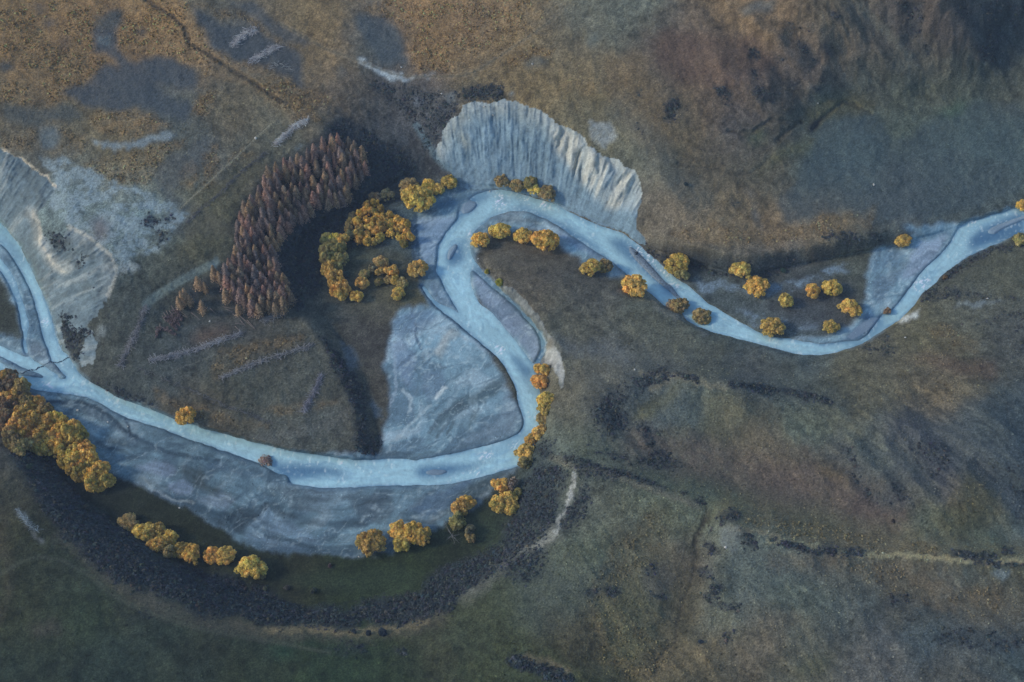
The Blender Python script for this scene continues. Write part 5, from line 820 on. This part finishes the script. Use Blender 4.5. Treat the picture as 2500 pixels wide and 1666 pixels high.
# larches
LC = [(126, 104, 94), (134, 106, 94), (116, 99, 92), (130, 110, 88), (120, 104, 88), (110, 97, 92)]
zones = [("D 700,250 900,250 900,420 770,420 735,330", 'at the top end of the larch wood'), ("D 640,300 735,330 770,420 700,520 620,470", 'in the upper middle of the larch wood'), ("D 500,430 640,400 700,520 650,600 500,600", 'in the waist of the larch wood'), ("D 400,580 700,580 750,780 400,780", 'in the lower end of the larch wood')]
lp = strew("D 760,318 800,318 835,355 840,390 795,455 750,470 700,492 640,550 630,589 640,618 655,650 672,690 640,712 590,715 560,700 535,670 500,640 524,610 542,568 546,505 556,484 588,437 624,392 666,365 705,358 742,322", 14.8, 30000, ["0 1900,980 1985,1000 2050,1160 2030,1240 1990,1130 1930,1040", "0 1770,1090 1820,1100 1875,1240 1835,1260"])
lone = [("3 1180,505", 'tallest larch of the small group left of the main larch wood'), ("3 1210,535", 'right larch of the small group left of the main larch wood'), ("3 1145,545", 'short left larch of the small group left of the main wood'), ("3 1265,425", 'orange brown larch on the small knoll beside the larch wood'), ("3 1310,450", 'slim yellowish larch right of the knoll beside the larch wood'), ("3 1285,575", 'short reddish larch standing alone among felled trunks'), ("3 1165,520", 'middle larch of the small group left of the main larch wood'), ("3 1365,360", 'pale larch at the left tip of the larch wood near the track'), ("3 1400,385", 'ragged larch at the left tip of the larch wood'), ("3 1480,490", 'yellow lit larch in front of the dark gap at the wood edge'), ("3 1440,500", 'slim dark larch in front of the dark gap at the wood edge'), ("3 1660,590", 'tall thin larch with bare trunk at the lower wood edge'), ("3 1520,590", 'thin larch with bare trunk at the lower left wood edge')]
cnt = {}
def larch(u, v, label, group, ci=None):
    m = pxm(v, 15); Hh = rng.uniform(8.0, 13.0); x, y, z = base_of(u, v, Hh*.52)
    c = albf(LC[int(rng.integers(6)) if ci is None else ci])*1.6*(1+rng.normal(0, .12)); s = rng.uniform(1.2, 1.6)
    plant('larch_tree', LP[int(rng.integers(5))], x, y, z, Hh*s, Hh, np.clip(c, .02, .8), label, 'tree', group, tilt=(rng.normal(0, .02), rng.normal(0, .02)))
lp = sorted(lp, key=lambda q: q[1])
for u, v in lp:
    zl = 'in the middle of the larch wood'
    for zp, zt in zones:
        if inside(P(zp), u, v): zl = zt; break
    larch(u, v, f"brown larch packed among its like {zl}", 'brown larches '+zl)
for s, lb in lone:
    q = P(s)[0]; larch(q[0], q[1], lb, 'larches at the wood edge', 3)
# ------------------------------------------------------------------ bushes
def bush(t, cx, cy, wd, col, label, name='bush'):
    q = P(f"{t} {cx},{cy}")[0]; m = pxm(q[1]); r = wd*TILE[t][2]*m*.5; x, y, z = base_of(q[0], q[1], r*.5)
    plant(name, WS[int(rng.integers(3))], x, y, z-.1, r, r*.9, np.clip(albf(col)*1.2, .01, .8), label, 'bush', 'single bushes')
for a in [('4', 1015, 350, 34, (150, 140, 66), 'tiny yellow bush on the inner bank above the other one'), ('4', 1096, 419, 54, (140, 136, 64), 'yellow green bush at the top of the small bank cliff'), ('5', 815, 342, 36, (66, 84, 76), 'small dark green bush at the scarp foot above the right flat'), ('4', 120, 365, 40, (72, 88, 84), 'small blue green bush beside the tall willow column'),
   ('6', 190, 195, 44, (58, 72, 62), 'dull green bush below the left edge grove'), ('6', 550, 455, 50, (66, 66, 60), 'russet bush at the edge of the dark scrub, lower left'), ('6', 1690, 970, 30, (92, 94, 76), 'pale small bush below the lone large willow'), ('6', 2105, 825, 30, (88, 72, 70), 'reddish bush on the grass under the lower gravel bar'), ('6', 2000, 985, 44, (70, 74, 66), 'low grey bush on the grassy inner bank'), ('6', 1830, 965, 36, (80, 76, 70), 'small brown bush right of the pale small one'),
   ('8', 1515, 540, 26, (72, 66, 64), 'small brown bush on the open slope at the right'), ('8', 290, 1310, 30, (56, 64, 72), 'dark bush low on the bottom slope right of the ravine'), ('2', 195, 1177, 26, (50, 62, 66), 'small dark bush on the slope right of the grey cliff'), ('5', 1850, 385, 34, (104, 84, 60), 'russet bush in the scrub by the rapids'), ('6', 2260, 1245, 34, (48, 56, 64), 'dark round bush on the pale scarp at the bottom'), ('7', 350, 1250, 52, (48, 56, 64), 'dark oval bush below the pale scarp'), ('7', 260, 1255, 34, (46, 54, 62), 'dark bush left of the oval one below the scarp')]:
    bush(*a)
# ------------------------------------------------------------------ wood: brush piles, felled trees, dead tree, weir, fence
def stick(a, b, r, n=4):
    v, f = tube([a, (np.array(a)+np.array(b))/2+rng.normal(0, .08, 3), b], r, r*.55, n); return v, f
def pile(s, wd, n, col, label, Ls=(2, 6), hh=1.1):
    p = P(s); seg = np.hypot(*(p[1:, :2]-p[:-1, :2]).T); tot = seg.sum(); ps = []; cs = []
    q0 = p[:, :2].mean(0); bx, by, bz = ground(*q0)
    ax = np.array(ground(*p[-1][:2]))-np.array(ground(*p[0][:2])); th0 = math.atan2(ax[1], ax[0])
    for _ in range(n):
        d = rng.uniform(0, tot); i = 0
        while i < len(seg)-1 and d > seg[i]: d -= seg[i]; i += 1
        q = p[i][:2]+(p[i+1][:2]-p[i][:2])*min(1, d/seg[i]); off = rng.normal(0, wd*.28, 2); off = np.clip(off, -wd*.6, wd*.6)
        x, y, z = ground(q[0]+off[0], q[1]+off[1]); th = th0+rng.normal(0, .9); L = rng.uniform(*Ls); zz = z+hh*rng.random()*math.exp(-(off[0]**2+off[1]**2)/(wd*.4)**2)+.12
        dx, dy, dz = math.cos(th)*L/2, math.sin(th)*L/2, rng.normal(0, .25)
        v, f = stick((x-dx, y-dy, zz-dz), (x+dx, y+dy, zz+dz), rng.uniform(.04, .11)); ps.append((v, f)); cs.append(np.tile(alb(col)*np.array([.98, 1, 1.0])*rng.uniform(.45, 1.35), (len(v), 1)))
    v, f = join(ps); v = v-np.array([bx, by, bz]); o = link('brush_pile', mkmesh('brush_pile', v, f, M_wood, np.clip(np.concatenate(cs), .02, .8)), label=label, category='brush pile', group='piles of felled branches'); o.location = (bx, by, bz)
blu = (134, 140, 152); gry = (112, 120, 134)
pile("3 1410,1030 1500,990 1640,930 1800,880 1990,820", 9, 330, blu, 'long straight grey brush pile in the field, lower of the two big rows')
pile("3 960,915 1060,895 1180,870 1300,830 1400,790 1540,745", 11, 420, (140, 148, 164), 'thick blue grey brush pile running up to the felled trunks')
pile("3 1680,665 1740,640 1810,612", 12, 150, blu, 'short brush pile at the lower right corner of the larch wood')
pile("3 765,960 800,870 850,780 890,690 930,570", 11, 330, (126, 132, 146), 'steep brush pile left of the field, rising toward the track')
pile("3 1940,1240 1970,1180 2010,1110 2050,1010", 11, 260, (122, 128, 148), 'short wide brush pile at the right of the field')
pile("3 880,965 1000,1020 1100,1060 1250,1120 1400,1190 1560,1250 1740,1320", 8, 260, (96, 102, 110), 'faint sunken brush row along the lower edge of the field', (1.5, 4), .5)
pile("0 1755,925 1830,860 1880,810 1960,770", 11, 420, (176, 182, 196), 'bright brush pile just above the top of the larch wood')
pile("0 1490,290 1540,240 1580,210 1630,190", 16, 260, (168, 174, 190), 'left one of the two pale brush heaps in the top left hills')
pile("0 1600,390 1680,350 1750,310 1790,310", 15, 230, (168, 174, 190), 'right one of the two pale brush heaps in the top left hills')
pile("0 1700,440 1790,400 1860,460", 15, 110, (140, 148, 158), 'thin scatter of pale sticks below the right brush heap', (1, 3), .3)
pile("0 1190,1430 1300,1320 1400,1240 1550,1090 1700,970", 8, 260, (98, 104, 116), 'faint bluish brush row beside the track above the larch wood', (1.5, 4), .5)
pile("6 110,465 150,520 200,580 260,610", 6, 70, (120, 138, 156), 'small heap of pale sticks at the lower left edge of the photo', (2, 5), .4)
fe = [("240,1060 300,1170", 0), ("300,980 470,1290", 1), ("380,900 550,1150", 1), ("330,1080 480,1300", 1), ("200,1220 470,1380", 1), ("205,1190 140,1410", 1), ("410,940 560,1130", 1), ("450,920 640,1080", 0), ("700,1010 850,1130", 0), ("520,1030 640,1090", 0), ("1000,940 1090,1030", 0), ("1360,1030 1490,1120", 0), ("1440,1030 1720,1280", 0), ("1480,1130 1570,1230", 0), ("1400,1230 1500,1330", 0), ("1220,920 1390,950", 0), ("1250,950 1360,1000", 0), ("1400,1180 1560,1200", 0), ("1590,1130 1720,1270", 0), ("260,1010 400,1240", 1), ("350,980 520,1230", 1)]
for i, (s, red) in enumerate(fe):
    q = P('c '+s); a = np.array(ground(*q[0][:2])); b2 = np.array(ground(*q[1][:2])); a[2] += .35; b2[2] += .3
    e = bpy.data.objects.new('felled_tree', None); COL.objects.link(e); e.location = a; e['category'] = 'felled tree'; e['group'] = 'felled larches'
    e['label'] = f"felled {'reddish brown larch' if red else 'bare pale trunk'}, x"
    d = b2-a; v, f = tube([[0, 0, 0], d*.5, d], .22, .05, 5); link('trunk', mkmesh('trunk', v, f, M_wood, np.tile(alb((112, 108, 110)), (len(v), 1))), e)
    if red:
        n = 170; t = rng.uniform(.25, 1, n); L = np.linalg.norm(d); dh = d/L; sd = np.cross(dh, [0, 0, 1]); off = rng.uniform(-1, 1, n)*(1.15-t)*2.0
        q2 = d[None]*t[:, None]+sd[None]*off[:, None]+np.array([0, 0, 1])*rng.uniform(0, .9, (n, 1)); v, f, c = quadcloud(q2, rng.normal(size=(n, 3))+[0, 0, 1], rng.uniform(.15, .34, n), np.tile(albf((104, 88, 86)), (n, 1))*rng.uniform(.5, 1.5, (n, 1)))
        vb, fb = tube([d*.25+[0, 0, .3], d*.98+[0, 0, .3]], .12, .04, 4); v = np.concatenate([v, vb]); c = np.concatenate([c, np.tile(c.mean(0), (len(vb), 1))]); link('branches', mkmesh('branches', v, np.concatenate([f, fb+len(v)-len(vb)]), M_scrub, c), e)
order = sorted([o for o in bpy.data.objects if o.name.startswith('felled_tree')], key=lambda o: o.location.x)
for i, o in enumerate(order): o['label'] = o['label'].split(',')[0]+f", {nth(i)+' from the left' if i else 'leftmost'} of those below the larch wood"
# dead tree
hx, hy, hz = ground(*P("e 420,1425")[0]); e = bpy.data.objects.new('dead_tree', None); COL.objects.link(e); e.location = (hx, hy, hz); e['label'] = 'bare grey dead tree with splayed limbs by the olive willow on the lower bank'; e['category'] = 'dead tree'
v, f = tube([[0, 0, -.2], [.1, .1, 1.2], [0, .2, 2.0]], .3, .2); link('trunk', mkmesh('trunk', v, f, M_wood, np.tile(alb((110, 116, 120)), (len(v), 1))), e)
for s, zt in [("240,1070", 5), ("250,1150", 4), ("300,1490", 1), ("480,1568", 1), ("560,1380", 2), ("455,1310", 4), ("330,1440", 2), ("560,1540", .8), ("500,1470", 1.5), ("360,1300", 4)]:
    q = P('e '+s)[0]; z0 = hz+zt; x, y = unproj(q[0], q[1], z0); tip = np.array([x-hx, y-hy, zt]); mid = tip*.55+np.array([0, 0, .7])
    sps = [tube([[0, .1, 1.6], mid*.6+[0, 0, .4], mid, tip], .13, .03, 5)]
    for _ in range(3): t = rng.uniform(.5, .9); p0 = tip*t+np.array([0, 0, .3]); sps.append(tube([p0, p0+rng.normal(0, 1, 3)*.9+[0, 0, .5]], .04, .015, 3))
    v, f = join(sps); link('limb', mkmesh('limb', v, f, M_wood, np.tile(alb((110, 116, 122)), (len(v), 1))), e)
# line of rocks across the river
def rocks(name, pts, r, label, cat, col, group=None, jit=.3):
    ps = []; c0 = np.array(pts[len(pts)//2])
    for p in pts:
        m = 14; d = sph(m); me = bpy.data.meshes.new('x'); import bmesh as bm_; bm = bm_.new()
        for k in d: bm.verts.new(Vector_((np.array(p)-c0+k*r*rng.uniform(.7, 1.25)*np.array([1, 1, .7])).tolist()))
        bm_.ops.convex_hull(bm, input=bm.verts[:]); bm.verts.index_update(); bm.verts.ensure_lookup_table()
        v = np.array([q.co[:] for q in bm.verts]); f = [[q.index for q in fc.verts] for fc in bm.faces if len(fc.verts) == 3]; bm.free(); bpy.data.meshes.remove(me)
        if len(f): ps.append((v, np.array(f)))
    v, f = join(ps); o = link(name, mkmesh(name, v, f, M_rock, np.tile(alb(col), (len(v), 1))*rng.uniform(.6, 1.4, (len(v), 1))), label=label, category=cat)
    if group: o['group'] = group
    o.location = c0.tolist()
from mathutils import Vector as Vector_
wl = P("a 1345,240 1270,275 1190,330 1100,360 1040,358 960,350 890,395 800,435 720,455 690,495 620,500 580,490 470,555 440,575 360,570 320,620"); pts = []
for i in range(len(wl)-1):
    n = int(np.hypot(*(wl[i+1]-wl[i]))/1.5)+1
    for t in np.linspace(0, 1, n, endpoint=False):
        q = wl[i]*(1-t)+wl[i+1]*t+rng.normal(0, .4, 2); x, y = unproj(q[0], q[1], .2); pts.append((x, y, .15+max(0, zat(q[0], q[1])*.8)))
we = bpy.data.objects.new('rock_weir', None); COL.objects.link(we); we.location = pts[0]; we['label'] = 'jagged line of dark rocks laid across the channels at the left'; we['category'] = 'weir'
for p in pts[::3]:
    v = OCT*rng.uniform(.25, .5, (6, 1))*np.array([1.2, 1.2, .9])+rng.normal(0, .03, (6, 3)); o = link('rock', mkmesh('rock', v, OF, M_rock, np.tile(alb((56, 72, 92))*rng.uniform(.7, 1.5), (6, 1))), we); o.location = tuple(np.array(p)-np.array(pts[0]))
for s, r, lb in [("0 1632,885", 1.0, 'white boulder on the fence line above the larch wood'), ("1 470,430", .6, 'white boulder just above the pale track'), ("1 1000,683", .8, 'pale block at the top edge of the grey cliff'), ("1 1055,735", .6, 'small pale block inside the grey cliff top'), ("2 1395,1180", .8, 'pale boulder in the teal field at the right'), ("2 1035,660", .7, 'pale boulder at the left of the sunken green hollow'), ("a 1490,1275", .7, 'white stranded boulder on the gravel, upper of the two'), ("a 2068,1495", .5, 'white stranded boulder on the gravel, lower of the two'), ("3 815,1340", .7, 'white boulder where the thin dark creek ends on the bar'), ("6 1145,455", .5, 'white boulder on the inner edge of the lower gravel'), ("7 198,770", .5, 'white boulder under the left willow of the lower bank pair'), ("5 2120,523", .7, 'white boulder on the pale strip right of the rapids'), ("5 1595,770", .5, 'white boulder on the slope below the pale cut bank'), ("4 962,268", .5, 'white boulder on the inner bank above the tiny bush'), ("4 1960,978", .7, 'grey boulder on the open slope right of the white cliff'), ("1 1305,410", .6, 'white boulder in the grey patch right of the track'), ("8 450,710", .8, 'pale rock outcrop on the small ridge at the bottom right'), ("1 725,600", .6, 'white boulder in the dark scrub left of the grey cliff'), ("c 995,1143", .5, 'white boulder on the grass between felled trunks'), ("1 1035,1228", .6, 'white boulder in the shallow water of the top bend')]:
    q = P(s)[0]; x, y, z = ground(q[0], q[1]); rocks('boulder', [(x, y, max(z, 0)+r*.25)], r, lb, 'boulder', (160, 168, 176), 'scattered boulders')
# fence
fp = P("0 1160,1330 1280,1220 1400,1110 1520,1000 1632,890 1750,780"); e = bpy.data.objects.new('wire_fence', None); COL.objects.link(e); x0, y0, z0 = ground(*fp[0]); e.location = (x0, y0, z0); e['label'] = 'thin pale wire fence running diagonally up the hillside above the larch wood'; e['category'] = 'fence'
pp = []
for i in range(len(fp)-1):
    for t in np.linspace(0, 1, 7, endpoint=False): pp.append(fp[i]*(1-t)+fp[i+1]*t)
gp_ = [np.array(ground(*q))-np.array([x0, y0, z0]) for q in pp]
for g in gp_:
    v, f = tube([g, g+[0, 0, 1.25]], .09, .08, 5); link('post', mkmesh('post', v, f, M_wood, np.tile(alb((150, 152, 146)), (len(v), 1))), e)
for h in (.5, .85, 1.15):
    v, f = tube([g+[0, 0, h] for g in gp_], .03, .03, 3); link('wire', mkmesh('wire', v, f, M_wood, np.tile(alb((150, 154, 150)), (len(v), 1))), e)

# ------------------------------------------------------------------ air
hm = bpy.data.materials.new('haze'); hm.use_nodes = True; nt = hm.node_tree; nt.nodes.remove(nt.nodes['Principled BSDF'])
pv = nt.nodes.new('ShaderNodeVolumePrincipled'); pv.inputs['Color'].default_value = (.72, .84, .96, 1); pv.inputs['Density'].default_value = HAZE
nt.links.new(pv.outputs[0], nt.nodes['Material Output'].inputs['Volume'])
x0, x1, y0, y1, z0, z1 = -4200, 4200, -4200, 4600, -4, CZ+60
hv_ = [[x0, y0, z0], [x1, y0, z0], [x1, y1, z0], [x0, y1, z0], [x0, y0, z1], [x1, y0, z1], [x1, y1, z1], [x0, y1, z1]]
hf_ = [[0, 3, 2, 1], [4, 5, 6, 7], [0, 1, 5, 4], [1, 2, 6, 5], [2, 3, 7, 6], [3, 0, 4, 7]]
ho = link('haze', mkmesh('haze', hv_, hf_, hm), kind='stuff', label='thin blue air over the whole valley', category='haze')
